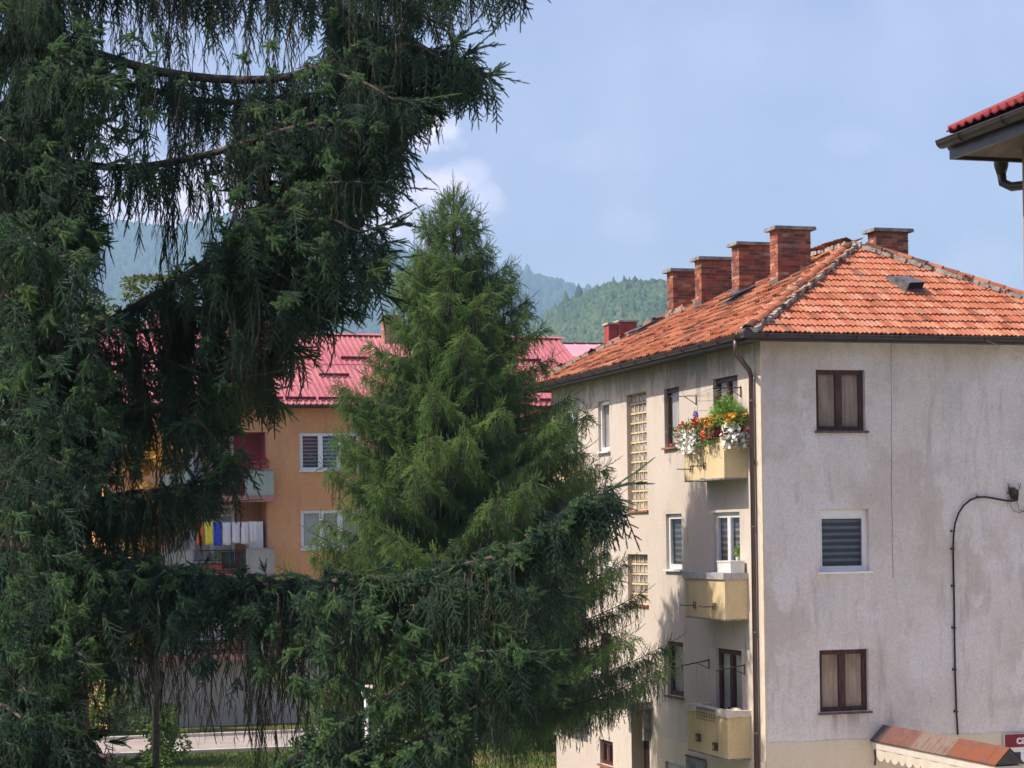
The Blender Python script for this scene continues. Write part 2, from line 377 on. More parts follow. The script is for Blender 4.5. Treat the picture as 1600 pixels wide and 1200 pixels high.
hillmat = simple('wooded_slope', (.035, .065, .025), .95, .4, .01, 1, .03, dist=5)
def unseen_back_hill():  # unseen hill behind the camera, added for the window panes to reflect
    n = 90; xs = np.linspace(-5000, 5000, n); V = []; F = []
    for i, x in enumerate(xs):
        h = 200+60*math.sin(i*.31)+30*math.sin(i*.83+1)
        V += [(x, -900, -5), (x, -1400, h*.6), (x, -1900, h), (x, -2080, h*.8)]
        if i: b = 4*i; F += [(b-4+k, b+k, b+k+1, b-3+k) for k in range(3)]
    tag(obj('hill', np_mesh('hill', V, F, hillmat, True)), kind='structure')
unseen_back_hill()
def forest_mat(name, a, b, c):
    t = NT(name); r = t.rnd(); cr = t.n('ShaderNodeValToRGB'); e = cr.color_ramp.elements
    e[0].color = (*a, 1); e[1].color = (*c, 1); x = e.new(.5); x.color = (*b, 1)
    t.l(t.math('ADD', t.math('MULTIPLY', r, .6), t.math('MULTIPLY', t.ramp(t.noise(.006, 4), .3, .7), .4)), cr.inputs[0])
    return t.done(cr.outputs[0], .95, .05)
hA = hill('mountain', skyA, 1900, 4300, 5600, hillmat, -.75, .75, 260, 40, 20, 1)
hB = hill('wooded_hill', skyB, 750, 1750, 2600, hillmat, -.7, .9, 260, 30, 9, 2)
_t = (1+5**.5)/2
ICO = np.array([(-1, _t, 0), (1, _t, 0), (-1, -_t, 0), (1, -_t, 0), (0, -1, _t), (0, 1, _t), (0, -1, -_t), (0, 1, -_t), (_t, 0, -1), (_t, 0, 1), (-_t, 0, -1), (-_t, 0, 1)])/math.sqrt(1+_t*_t)
ICF = np.array([(0, 11, 5), (0, 5, 1), (0, 1, 7), (0, 7, 10), (0, 10, 11), (1, 5, 9), (5, 11, 4), (11, 10, 2), (10, 7, 6), (7, 1, 8), (3, 9, 4), (3, 4, 2), (3, 2, 6), (3, 6, 8), (3, 8, 9), (4, 9, 5), (2, 4, 11), (6, 2, 10), (8, 6, 7), (9, 8, 1)])
def forest(name, h, n, rlo, rhi, smin, size, mat, keep=None):
    r, yv, Z = h; ny = len(yv)
    rr = rng.uniform(rlo, rhi, n); s = 1-(1-smin)*rng.random(n)
    ytop = yv[ny-6]; yy = yv[0]+(ytop-yv[0])*s
    ri = np.interp(rr, r, np.arange(len(r))); yi = np.interp(yy, yv, np.arange(ny))
    i0 = np.floor(ri).astype(int).clip(0, len(r)-2); j0 = np.floor(yi).astype(int).clip(0, ny-2); fi = ri-i0; fj = yi-j0
    zz = Z[i0, j0]*(1-fi)*(1-fj)+Z[i0+1, j0]*fi*(1-fj)+Z[i0, j0+1]*(1-fi)*fj+Z[i0+1, j0+1]*fi*fj
    sz = size*rng.uniform(.6, 1.35, n); con = rng.random(n) < .14
    hz = np.where(con, 1.9, 1.15)*rng.uniform(.8, 1.3, n); w = np.where(con, .7, 1.0)
    B = ICO[None]*np.stack([sz*w, sz*w, sz*hz], 1)[:, None, :]; B = B*(1+.22*rng.standard_normal((n, 12, 1)))
    V = (B+np.stack([rr*yy, yy, zz+sz*.5], 1)[:, None, :]).reshape(-1, 3)
    F = (ICF[None]+12*np.arange(n)[:, None, None]).reshape(-1, 3)
    tag(obj(name, np_mesh(name, V, F, mat)), kind='stuff')
fmA = forest_mat('far_forest_canopy', (.022, .045, .018), (.035, .065, .022), (.06, .085, .025))
fmB = forest_mat('near_forest_canopy', (.028, .055, .018), (.065, .105, .028), (.16, .17, .05))
forest('forest', hA, 24000, -.30, .16, .45, 7.5, fmA); forest('forest', hA, 3000, -.7, .7, .45, 10, fmA)
forest('forest', hB, 24000, -.01, .10, .35, 3.2, fmB); forest('forest', hB, 3500, -.6, .85, .35, 5, fmB)
def haze():
    m = bpy.data.materials.new('thin_haze'); m.use_nodes = True; t = m.node_tree; t.nodes.remove(t.nodes['Principled BSDF'])
    v = t.nodes.new('ShaderNodeVolumePrincipled'); v.inputs['Color'].default_value = (.47, .71, 1.0, 1); v.inputs['Density'].default_value = HAZE
    v.inputs['Anisotropy'].default_value = .0; t.links.new(v.outputs[0], t.nodes['Material Output'].inputs['Volume'])
    g = MB(); g.box(-5800, 5800, -2200, 5900, -1, 780); tag(g.build('haze', m), kind='stuff')
HAZE = .00020
haze()

# ------------------------------------------------------------------ wall / window toolkit (f maps along, up, inward-depth to local space)
def fL(u, z, d): return (d, u, z)
def fR(u, z, d): return (u, d, z)
def fbox(mb, f, u0, u1, z0, z1, d0, d1):
    p = [f(u, z, d) for d in (d0, d1) for z in (z0, z1) for u in (u0, u1)]
    b = len(mb.v); mb.v += p
    for q in ((0, 1, 3, 2), (4, 6, 7, 5), (0, 4, 5, 1), (2, 3, 7, 6), (0, 2, 6, 4), (1, 5, 7, 3)): mb.f.append(tuple(b+i for i in q)); mb.m.append(mb.cm)
def wall(f, u0, u1, z0, z1, holes, depth=.2, d=0, thick=None):
    mb = MB(); us = sorted({u0, u1, *[h[0] for h in holes], *[h[1] for h in holes]}); zs = sorted({z0, z1, *[h[2] for h in holes], *[h[3] for h in holes]})
    us = [u for u in us if u0 <= u <= u1]; zs = [z for z in zs if z0 <= z <= z1]
    for a, b in zip(us, us[1:]):
        for c, e in zip(zs, zs[1:]):
            mu, mz = (a+b)/2, (c+e)/2
            if any(h[0] < mu < h[1] and h[2] < mz < h[3] for h in holes): continue
            mb.quad(f(a, c, d), f(b, c, d), f(b, e, d), f(a, e, d))
    for h in holes:
        a, b, c, e = h[:4]; q = d+(h[4] if len(h) > 4 else depth)
        for (p0, p1) in (((a, c), (a, e)), ((a, e), (b, e)), ((b, e), (b, c)), ((b, c), (a, c))):
            mb.quad(f(p0[0], p0[1], d), f(p1[0], p1[1], d), f(p1[0], p1[1], q), f(p0[0], p0[1], q))
    return mb
def window(parent, f, a, b, c, e, dep, frame, lights=1, cover='curtain', cmat='curtain', sill=None, label=None, fw=.065, transom=None, box=0, split=None):
    """casement window in a hole a..b along, c..e up; frame set dep in from the wall face"""
    mb = MB(); F0, F1 = dep-.03, dep+.04
    fbox(mb, f, a+.003, a+fw, c+.003, e-.003, F0, F1); fbox(mb, f, b-fw, b-.003, c+.003, e-.003, F0, F1)
    fbox(mb, f, a+fw, b-fw, e-fw-box, e-.003, F0+.001, F1); fbox(mb, f, a+fw, b-fw, c+.003, c+fw, F0+.001, F1)
    edges = split or [a+fw+(b-a-2*fw)*i/lights for i in range(lights+1)]
    if split: edges = [a+fw]+[a+(b-a)*s for s in split]+[b-fw]
    n = len(edges)-1
    for u in edges[1:-1]: fbox(mb, f, u-fw*.62, u+fw*.62, c+fw, e-fw-box, F0-.012, F1)
    if transom:
        z = c+(e-c)*transom; fbox(mb, f, a+fw, b-fw, z-.03, z+.03, F0-.006, F1)
    w = mb.build('window', frame, parent)
    if label: w['label'] = label
    for i in range(n):
        u0, u1 = edges[i]+(fw*.62 if i else 0), edges[i+1]-(fw*.62 if i < n-1 else 0)
        s = MB(); t_ = .03
        fbox(s, f, u0+.002, u0+t_, c+fw+.002, e-fw-box-.002, F0-.008, F1-.01); fbox(s, f, u1-t_, u1-.002, c+fw+.002, e-fw-box-.002, F0-.008, F1-.01)
        fbox(s, f, u0+t_, u1-t_, c+fw+.002, c+fw+t_, F0-.007, F1-.01); fbox(s, f, u0+t_, u1-t_, e-fw-box-t_, e-fw-box-.002, F0-.007, F1-.01)
        s.build('sash', frame, w)
        g = MB(); g.quad(f(u0+t_, c+fw+t_, dep), f(u1-t_, c+fw+t_, dep), f(u1-t_, e-fw-box-t_, dep), f(u0+t_, e-fw-box-t_, dep)); g.build('pane', M['glass'], w)
    k = MB(); D = dep+(.06 if cover == 'curtain' else .07); mat = M[cmat] if isinstance(cmat, str) else cmat
    if cover == 'curtain':
        N = 28
        for i in range(N):
            ua, ub = a+(b-a)*i/N, a+(b-a)*(i+1)/N
            da, db = D+.02*math.sin(i*1.9), D+.02*math.sin((i+1)*1.9)
            k.quad(f(ua, c, da), f(ub, c, db), f(ub, e, db), f(ua, e, da))
        k.build('curtain', mat, w)
    elif cover == 'blind':
        mats = mat if isinstance(mat, (list, tuple)) else [mat, M['blind_dark']]
        N = max(4, round((e-c)/.13)); i = 0; z = e
        while z > c+.02:
            h = .075 if i % 2 == 0 else .055
            k.cm = i % 2; z2 = max(c, z-h); k.quad(f(a, z2, D+(.004 if i % 2 else 0)), f(b, z2, D+(.004 if i % 2 else 0)), f(b, z, D), f(a, z, D)); z = z2; i += 1
        k.build('roller_blind', mats, w)
    kk = MB(); kk.quad(f(a, c, dep+.35), f(b, c, dep+.35), f(b, e, dep+.35), f(a, e, dep+.35)); kk.build('room_behind', M['dark'], w)
    if sill:
        s = MB(); fbox(s, f, a-.04, b+.04, c-.045, c-.002, -.07, dep-.031); s.build('sill', sill, w)
    return w

# ------------------------------------------------------------------ the grey apartment house on the right
PHI = R(16.8); CX, CY = .1225*40.4, 40.4
BV = Vector((math.cos(PHI), math.sin(PHI), 0)); BU = Vector((-math.sin(PHI), math.cos(PHI), 0))
apt = empty('apartment_building', (CX, CY, 0), PHI)
tag(apt, 'three storey grey and cream plastered apartment house under an orange clay tile hip roof', 'building')
WL, WW, WH = 13.4, 8.1, 10.46
def b2w(p): return Vector((CX, CY, 0))+BV*p[0]+BU*p[1]+Vector((0, 0, p[2]))
# openings on the entrance side: (y0, y1, z0, z1, depth)
Lh = dict(up_door=(1.15, 2.45, 7.75, 9.80, .22), w1=(4.39, 5.29, 8.50, 9.80, .22), gb=(6.40, 7.72, 7.14, 9.84, .28), wn=(8.93, 9.74, 8.60, 9.82, .22),
          fw=(11.25, 12.5, 7.75, 9.80, .22), w2=(4.34, 5.29, 5.81, 7.03, .22), md_door=(1.15, 2.55, 4.93, 7.02, .22), wn2=(8.95, 9.77, 5.83, 7.02, .22), gb2=(6.47, 7.80, 4.98, 6.13, .28),
          mfw=(11.25, 12.5, 4.93, 7.02, .22), w3=(4.36, 5.32, 3.02, 4.22, .22), lo_door=(1.15, 2.52, 2.10, 4.20, .22), n3=(8.98, 9.80, 3.02, 4.22, .22),
          door=(6.52, 7.72, 0.02, 2.56, .42), bas=(9.02, 9.96, 1.02, 1.62, .22), grille=(4.06, 5.52, .9, 1.53, .2), lfw=(11.25, 12.5, 2.10, 4.20, .22))
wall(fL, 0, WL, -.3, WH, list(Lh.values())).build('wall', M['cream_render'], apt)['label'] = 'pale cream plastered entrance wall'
Rh = dict(a=(1.19, 2.27, 8.60, 9.82, .17), b=(1.21, 2.31, 5.79, 7.03, .17), c=(1.18, 2.26, 2.99, 4.23, .17))
wall(fR, 0, WW, 2.42, WH, list(Rh.values())).build('wall', M['grey_render'], apt)['label'] = 'rough grey end wall with stains'
mb = MB(); mb.quad((WW, 0, -.3), (WW, WL, -.3), (WW, WL, WH), (WW, 0, WH)); mb.quad((WW, WL, -.3), (0, WL, -.3), (0, WL, WH), (WW, WL, WH)); mb.build('wall', M['grey_render'], apt)
# sand coloured plinth, proud of the wall, its upper edge not quite straight
mb = MB(); N = 24
for i in range(N):
    a, b = WW*i/N, WW*(i+1)/N; za, zb = 2.43+.012*math.sin(i*1.7), 2.43+.012*math.sin((i+1)*1.7)
    mb.quad(fR(a, -.3, -.012), fR(b, -.3, -.012), fR(b, zb, -.012), fR(a, za, -.012)); mb.quad(fR(a, za, -.012), fR(b, zb, -.012), fR(b, zb, .01), fR(a, za, .01))
mb.build('plinth', M['plinth_render'], apt)['label'] = 'sand coloured plinth of the end wall'
mb = MB(); fbox(mb, fL, .04, 4.06, -.3, 2.03, -.012, 0); fbox(mb, fL, 4.06, 5.52, -.3, .9, -.012, 0); fbox(mb, fL, 4.06, 5.52, 1.53, 2.03, -.012, 0); fbox(mb, fL, 5.52, 6.44, -.3, 2.03, -.012, 0)
mb.build('plinth', M['plinth_render'], apt)
mb = MB(); fbox(mb, fL, -.006, .14, 2.05, 10.1, -.006, .02)
mb.build('corner_stripe', M['stripe'], apt)
# the long crack down the end wall
mb = MB(); z = 10.44; x = 2.87
while z > 5.82:
    nz_ = z-random.uniform(.1, .22); nx = x+random.uniform(-.010, .010); mb.quad(fR(x-.004, z, -.003), fR(x+.004, z, -.003), fR(nx+.004, nz_, -.003), fR(nx-.004, nz_, -.003)); z, x = nz_, nx
mb.build('crack', M['iron'], apt)

window(apt, fR, *Rh['a'][:4], .13, M['wood'], 2, 'curtain', 'curtain', M['sill'], 'dark wooden window with brown net curtain, top floor')
window(apt, fR, *Rh['b'][:4], .13, M['pvc'], 1, 'blind', [M['blind_dark'], M['blind_blue']], M['pvc'], 'white plastic window with dark striped blind', fw=.075, box=.08)
window(apt, fR, *Rh['c'][:4], .13, M['wood'], 2, 'curtain', 'curtain', M['sill'], 'dark wooden window with brown net curtain, lowest floor')
window(apt, fL, *Lh['w1'][:4], .10, M['wood'], 1, 'curtain', 'pale_curtain', M['rust_sill'])
window(apt, fL, *Lh['up_door'][:4], .10, M['wood'], 2, 'curtain', 'curtain')
window(apt, fL, *Lh['wn'][:4], .10, M['pvc'], 1, 'curtain', 'pale_curtain', M['pvc'])
window(apt, fL, *Lh['fw'][:4], .10, M['pvc'], 2, 'curtain', 'pale_curtain')
window(apt, fL, *Lh['w2'][:4], .10, M['pvc'], 1, 'blind', [M['blind_dark'], M['blind_blue']], M['pvc'], fw=.08)
window(apt, fL, *Lh['md_door'][:4], .10, M['pvc'], 2, 'blind', [M['blind_dark'], M['blind_mauve']], fw=.08)
window(apt, fL, *Lh['wn2'][:4], .10, M['pvc'], 1, 'curtain', 'pale_curtain', M['pvc'], fw=.08)
window(apt, fL, *Lh['mfw'][:4], .10, M['pvc'], 2, 'curtain', 'pale_curtain')
window(apt, fL, *Lh['w3'][:4], .10, M['wood'], 1, 'curtain', 'pale_curtain', M['sill'], fw=.08)
window(apt, fL, *Lh['lo_door'][:4], .10, M['wood'], 2, 'curtain', 'pale_curtain', fw=.08)
window(apt, fL, *Lh['n3'][:4], .10, M['wood'], 1, 'curtain', 'curtain', M['rust_sill'], fw=.09)
window(apt, fL, *Lh['lfw'][:4], .10, M['wood'], 2, 'curtain', 'pale_curtain')
window(apt, fL, *Lh['bas'][:4], .10, M['wood'], 2, 'curtain', 'curtain', M['rust_sill'])
mb = MB(); y = 4.10
while y < 5.5: fbox(mb, fL, y, y+.05, .92, 1.51, .05, .08); y += .11
g_ = mb.build('cellar_grille', M['pvc'], apt); mb = MB(); mb.quad(fL(4.06, .9, .2), fL(5.52, .9, .2), fL(5.52, 1.53, .2), fL(4.06, 1.53, .2)); mb.build('cellar_dark', M['dark'], g_)
# stair windows of glass blocks in a cream lattice
def block_window(a, b, c, e, nu, nzv):
    mb = MB(); D = .13
    w, h = (b-a)/nu, (e-c)/nzv
    for i in range(nu+1):
        u = a+w*i; fbox(mb, fL, max(a+.001, u-.014), min(b-.001, u+.014), c+.001, e-.001, D-.03, D+.03)
    for j in range(nzv+1):
        z = c+h*j; fbox(mb, fL, a+.001, b-.001, max(c+.001, z-.02), min(e-.001, z+.02), D-.034, D+.031)
    wdw = mb.build('glass_block_window', M['block_mortar'], apt)
    g = MB(); hw, hh = w/2-.015, h/2-.021
    for s_, d_ in ((1, .012), (.82, -.02)): pass
    ring = [(-1, -1), (1, -1), (1, 1), (-1, 1)]
    vs_ = [fL(x*hw, z*hh, .012) for x, z in ring]+[fL(x*hw*.78, z*hh*.78, -.016) for x, z in ring]+[fL(0, 0, .004)]
    g.v = vs_; g.f = [(0, 1, 5, 4), (1, 2, 6, 5), (2, 3, 7, 6), (3, 0, 4, 7), (4, 5, 8), (5, 6, 8), (6, 7, 8), (7, 4, 8)]; g.m = [0]*8
    me = g.mesh('glass_block', M['glass_block'])
    for i in range(nu):
        for j in range(nzv):
            o = obj('glass_block', me, wdw); o.location = fL(a+w*(i+.5), c+h*(j+.5), D)
    s = MB(); fbox(s, fL, a-.03, b+.03, c-.05, c-.002, -.05, D-.04); s.build('sill', M['rust_sill'], wdw)
    k = MB(); k.quad(fL(a, c, D+.1), fL(b, c, D+.1), fL(b, e, D+.1), fL(a, e, D+.1)); k.build('stair_dark', M['dark'], wdw)
block_window(*Lh['gb'][:4], 5, 12); block_window(*Lh['gb2'][:4], 5, 5)
# entrance: frame, dark glazed leaf, red leaf, concrete canopy
a, b, c, e = Lh['door'][:4]
mb = MB(); fbox(mb, fL, a+.003, a+.08, c, e-.003, .30, .40); fbox(mb, fL, b-.08, b-.003, c, e-.003, .30, .40); fbox(mb, fL, a+.08, b-.08, e-.45, e-.003, .301, .40)
dr = mb.build('entrance_door', M['door_dark'], apt)
mb = MB(); fbox(mb, fL, a+.08, a+.62, c, 2.1, .32, .37); dl = mb.build('door_leaf', M['door_red'], dr); dl['label'] = 'red lit door leaf'
mb = MB(); fbox(mb, fL, a+.16, a+.54, .35, .95, .30, .32); fbox(mb, fL, a+.16, a+.54, 1.15, 1.9, .30, .32); mb.build('door_panel', M['door_red'], dr)
mb = MB(); fbox(mb, fL, a+.63, b-.08, c, 2.1, .32, .37); mb.build('door_leaf', M['door_dark'], dr)
mb = MB(); fbox(mb, fL, a+.64, a+.67, 1.0, 1.2, .27, .32); mb.build('handle', M['iron'], dr)
mb = MB(); fbox(mb, fL, a-.22, b+.22, 2.62, 2.78, -.55, -.002); fbox(mb, fL, a-.12, a-.02, 1.9, 2.62, -.18, -.002); mb.build('door_canopy', M['concrete'], apt)

# balconies
def balcony(y0, y1, z0, z1, label, cap=None, slopecut=True):
    p = .5; t_ = .09; mb = MB()
    fbox(mb, fL, y0, y1, z0, z1, -p, -p+t_)                      # long front
    fbox(mb, fL, y0, y0+t_, z0, z1, -p+t_, -.001); fbox(mb, fL, y1-t_, y1, z0, z1, -p+t_, -.001)
    fbox(mb, fL, y0+t_, y1-t_, z0, z0+.1, -p+t_, -.001)
    o = mb.build('balcony', M['yellow_render'], apt); o['label'] = label
    mb = MB(); fbox(mb, fL, y0, y1, z0-.03, z0-.002, -p, -.001); mb.build('balcony_slab', M['concrete'], o)
    if cap:
        mb = MB(); N = 16
        for i in range(N):      # ragged mortar coping
            ya, yb = y0-.04+(y1-y0+.08)*i/N, y0-.04+(y1-y0+.08)*(i+1)/N; j = random.uniform(-.015, .015)*cap[1]
            fbox(mb, fL, ya, yb, z1-.02+j, z1+.11+random.uniform(-.01, .02)*cap[1], -p-.04, -p+t_+.03)
        fbox(mb, fL, y0-.04, y0+t_+.03, z1-.015, z1+.105, -p+t_+.03, -.001)
        fbox(mb, fL, y1-t_-.03, y1+.04, z1-.015, z1+.105, -p+t_+.03, -.001)
        mb.build('coping', cap[0], o)
    return o
cope = simple('pale_grey_coping', (.42, .40, .42), .85, .15, 6); cope2 = simple('chalky_coping', (.62, .56, .50), .9, .12, 9, .6, 30)
bal_top = balcony(.72, 2.88, 7.70, 8.52, 'yellow balcony heaped with flowers, top floor')
bal_mid = balcony(.78, 2.95, 4.86, 5.68, 'yellow balcony with grey coping, middle floor', (cope, .2))
bal_low = balcony(.74, 2.90, 2.07, 2.92, 'yellow balcony with crumbling pale coping, lowest floor', (cope2, 1))
for z0 in (7.70, 4.86, 2.07): balcony(10.9, 13.05, z0, z0+.82, 'far yellow balcony half hidden by the spruce', (cope, .3))
# rusty brackets left on the balcony fronts
for (y, z, bal) in ((2.45, 7.93, bal_top), (1.75, 7.97, bal_top), (2.4, 5.1, bal_mid), (1.35, 5.1, bal_mid)):
    mb = MB(); mb.tube([fL(y, z, -.5), fL(y+.02, z, -.72)], .011, 5); mb.tube([fL(y-.09, z+.07, -.52), fL(y-.09, z-.06, -.52), fL(y+.02, z-.06, -.52), fL(y+.02, z+.07, -.52), fL(y-.09, z+.07, -.52)], .009, 4)
    mb.tube([fL(y+.02, z, -.72), fL(y+.28, z+.01, -.72)], .010, 4); mb.build('flower_rack_bracket', M['iron'], bal)

# eaves, gutters, downpipe
OH, TH_R = .47, R(28.4); EZ = 10.48; TT = math.tan(TH_R)
def roof_z(b): return EZ+b*TT
X0, X1, Y0, Y1 = -OH, WW+OH, -OH, WL+OH
half = (X1-X0)/2; AP0 = (X0+half, Y0+half); AP1 = (X0+half, Y1-half)
mb = MB(); dz = -.03
c00, c10, c11, c01 = (X0, Y0, EZ+dz), (X1, Y0, EZ+dz), (X1, Y1, EZ+dz), (X0, Y1, EZ+dz)
a0, a1 = (AP0[0], AP0[1], roof_z(half)+dz), (AP1[0], AP1[1], roof_z(half)+dz)
mb.quad(c00, c10, a0); mb.quad(c10, c11, a1, a0); mb.quad(c11, c01, a1); mb.quad(c01, c00, a0, a1)
roof = mb.build('roof', M['under'], apt)
mb = MB(); mb.box(X0+.03, X1-.03, Y0+.03, Y1-.03, 10.36, 10.42); mb.build('soffit', simple('dark_soffit_boards', (.11, .085, .07), .9), apt)
mb = MB()
for q in ((X0, X1, Y0, Y0+.03), (X0, X1, Y1-.03, Y1), (X0, X0+.03, Y0+.03, Y1-.03), (X1-.03, X1, Y0+.03, Y1-.03)): mb.box(*q, 10.33, 10.47)
mb.build('fascia', M['gutter'], apt)
def gutter(parent, p0, p1, out, r=.075, mat=None, name='gutter', nseg=1, ext=0):
    p0, p1, out = Vector(p0), Vector(p1), Vector(out).normalized(); mb = MB(); n = 8; ring = []
    for th in (1.0, .88):
        for k in range(n+1):
            a = math.pi*k/n; ring.append(out*(r-math.cos(a)*r*th)+Vector((0, 0, -math.sin(a)*r*th)))
    b = len(mb.v)
    for p in (p0, p1): mb.v += [tuple(p+q) for q in ring]
    m_ = len(ring)
    for k in range(n):
        mb.f.append((k, k+1, m_+k+1, m_+k)); mb.m.append(0); q = n+1+k; mb.f.append((q+1, q, m_+q, m_+q+1)); mb.m.append(0)
    for e in (0, m_):
        mb.f.append(tuple(e+k for k in range(n+1))); mb.m.append(0)
    L = (p1-p0).length; d = (p1-p0)/L; s = .4
    g = mb.build(name, mat or M['gutter'], parent, True)
    me = MB(); me.tube([p0+out*(2*r)+Vector((0, 0, .004)), p1+out*(2*r)+Vector((0, 0, .004))], .009, 5)
    while s < L:
        a_ = p0+d*s; pts = [a_+out*(r-math.cos(math.pi*k/n)*(r+.006))+Vector((0, 0, -math.sin(math.pi*k/n)*(r+.006))) for k in range(n+1)]
        me.tube(pts, .008, 4); s += .95
    me.build('gutter_bracket', mat or M['gutter'], g); return g
gutter(apt, (X0, Y0-.12, EZ-.03), (X0, Y1, EZ-.03), (-1, 0, 0)); gutter(apt, (X0-.02, Y0, EZ-.03), (X1, Y0, EZ-.03), (0, -1, 0))
mb = MB(); px_ = -.075; py_ = .30
mb.tube([(X0-.075, -.06, EZ-.1), (X0-.075, -.06, EZ-.28), (X0-.06, -.02, EZ-.36), (px_-.06, py_-.04, EZ-.66), (px_, py_, EZ-.78), (px_, py_, -.2)], .05, 10)
pipe = mb.build('downpipe', M['pipe'], apt, True)
for z in (9.2, 6.7, 4.6, 2.6): mb = MB(); mb.tube([(px_, py_, z), (px_, py_, z+.03)], .057, 10); mb.build('pipe_clip', M['zinc'], pipe)

# roof tiles. one interlocking tile: two rolls across, thick front lip
def tile_mesh(mat, w=.215, l=.40):
    mb = MB(); prof = [(0, .006), (.12, .034), (.30, .034), (.44, .008), (.56, .008), (.68, .034), (.88, .034), (1, .006)]
    n = len(prof)
    for y, lift in ((0, .032), (l, 0)):
        mb.v += [((x-.5)*w, y, z+lift) for x, z in prof]
    mb.v += [((x-.5)*w, .004, z+lift-.034) for (x, z), lift in ((q, .032) for q in prof)]
    for i in range(n-1):
        mb.f.append((i, i+1, n+i+1, n+i)); mb.f.append((2*n+i, 2*n+i+1, i+1, i)); mb.m += [0, 0]
    return mb.mesh('roof_tile', mat)
def slope_frame(o, ex, ey):
    ex, ey = Vector(ex).normalized(), Vector(ey).normalized(); n = ex.cross(ey)
    m = Matrix((ex, ey, n)).transposed().to_4x4(); m.translation = Vector(o); return m
tm = tile_mesh(M['tile']); tmo = tile_mesh(M['old_tile'])
COURSE, TW = .362, .207
cT, sT = math.cos(TH_R), math.sin(TH_R)
def lay(F, length, me, single, name_stuff, jit=.006, skip=()):
    """F: slope frame at the left eave corner, x along eave, y up the slope"""
    nrow = int(half/cT/COURSE)+1; made = 0; V = []; Fc = []
    vb = np.array([v.co[:] for v in me.vertices]); fb = [tuple(p.vertices) for p in me.polygons]
    for r in range(nrow):
        s = r*COURSE-.05; b = max(0, s)*cT; lo, hi = b, length-b
        n = int(length/TW)+1; sag = 0
        for i in range(n):
            x = i*TW+TW/2+(r % 2)*0
            if not (lo+(.0 if r == 0 else .02) <= x <= hi-.0): continue
            sag = .012*math.sin(x*.9+r*.7)+.008*math.sin(x*2.3+r)
            if any(q[0] < x < q[1] and q[2] < s < q[3] for q in skip): continue
            Mt = F @ Matrix.Translation((x+random.uniform(-jit, jit)*.5, s+sag+random.uniform(-jit, jit)*1.6, random.uniform(0, jit)*1.4)) @ Matrix.Rotation(random.uniform(-.02, .02), 4, 'Z') @ Matrix.Rotation(random.uniform(-.02, .025), 4, 'X')
            if single and made < 300 and x < 6.9:
                o = obj('roof_tile', me, roof); o.matrix_local = Mt; made += 1
            else:
                o = len(V)
                for c_ in vb: V.append(tuple(Mt @ Vector(c_)))
                Fc += [tuple(o+k for k in q) for q in fb]
    if V:
        m2 = bpy.data.meshes.new(name_stuff); m2.from_pydata(V, [], Fc); m2.materials.append(me.materials[0]); tag(obj(name_stuff, m2, roof), kind='stuff')
FH = slope_frame((X0, Y0, EZ), (1, 0, 0), (0, cT, sT))
FLs = slope_frame((X0, Y1, EZ), (0, -1, 0), (cT, 0, sT))
FRs = slope_frame((X1, Y0, EZ), (0, 1, 0), (-cT, 0, sT))
FBk = slope_frame((X1, Y1, EZ), (-1, 0, 0), (0, -cT, sT))
lay(FH, X1-X0, tm, True, 'roof_tiles')
lay(FLs, Y1-Y0, tmo, False, 'roof_tiles', .026); lay(FRs, Y1-Y0, tmo, False, 'roof_tiles'); lay(FBk, X1-X0, tmo, False, 'roof_tiles')
# hip and ridge caps bedded in mortar
def cap_run(p0, p1, step=.36):
    p0, p1 = Vector(p0), Vector(p1); d = (p1-p0); L = d.length; d.normalize(); n = int(L/step)
    side = d.cross(Vector((0, 0, 1))).normalized(); up = side.cross(d)
    g = MB(); pts = []
    N = int(L/.12)
    for k in range(N):
        a = p0+d*(L*k/N); b = p0+d*(L*(k+1)/N); w0, w1 = .17+random.uniform(-.04, .05), .17+random.uniform(-.04, .05)
        Mx = slope_frame(a, side, d); g.box(-w0, w1, 0, L/N*1.02, -.02, random.uniform(.055, .085), Mx)
    g.build('mortar_bed', M['mortar'], roof)
    t = MB(); K = 7
    for y, r_ in ((0, .125), (step*1.12, .095)):
        for lay_ in (0, .016):
            for k in range(K):
                a = math.pi*k/(K-1); t.v.append((math.cos(a)*(r_-lay_), y, math.sin(a)*(r_-lay_)*.8))
    for k in range(K-1):
        t.f += [(k+1, k, 2*K+k, 2*K+k+1), (k, k+1, K+k+1, K+k), (K+k, K+k+1, 3*K+k+1, 3*K+k)]; t.m += [0, 0, 0]
    me = t.mesh('ridge_tile', M['old_tile'])
    for i in range(n):
        a = p0+d*(i*step); o = obj('ridge_tile', me, roof)
        o.matrix_local = slope_frame(a+up*.055+side*random.uniform(-.012, .012), side, d+up*random.uniform(.01, .05)+side*random.uniform(-.03, .03)) 
cap_run((X0+.02, Y0+.02, EZ+.02), (AP0[0], AP0[1], roof_z(half)+.02)); cap_run((X1-.02, Y0+.02, EZ+.02), (AP0[0], AP0[1], roof_z(half)+.02))
cap_run((X0+.02, Y1-.02, EZ+.02), (AP1[0], AP1[1], roof_z(half)+.02)); cap_run((X1-.02, Y1-.02, EZ+.02), (AP1[0], AP1[1], roof_z(half)+.02))
cap_run((AP1[0], AP1[1], roof_z(half)+.02), (AP0[0], AP0[1], roof_z(half)+.02))
mb = MB(); mb.box(-.12, .04, -.12, .04, -.10, .02, Matrix.Translation((X0-.02, Y0-.02, EZ))); mb.box(-.05, .05, -.05, .05, .02, .09, Matrix.Translation((X0-.02, Y0-.02, EZ))); mb.build('gutter_corner', M['gutter'], apt)

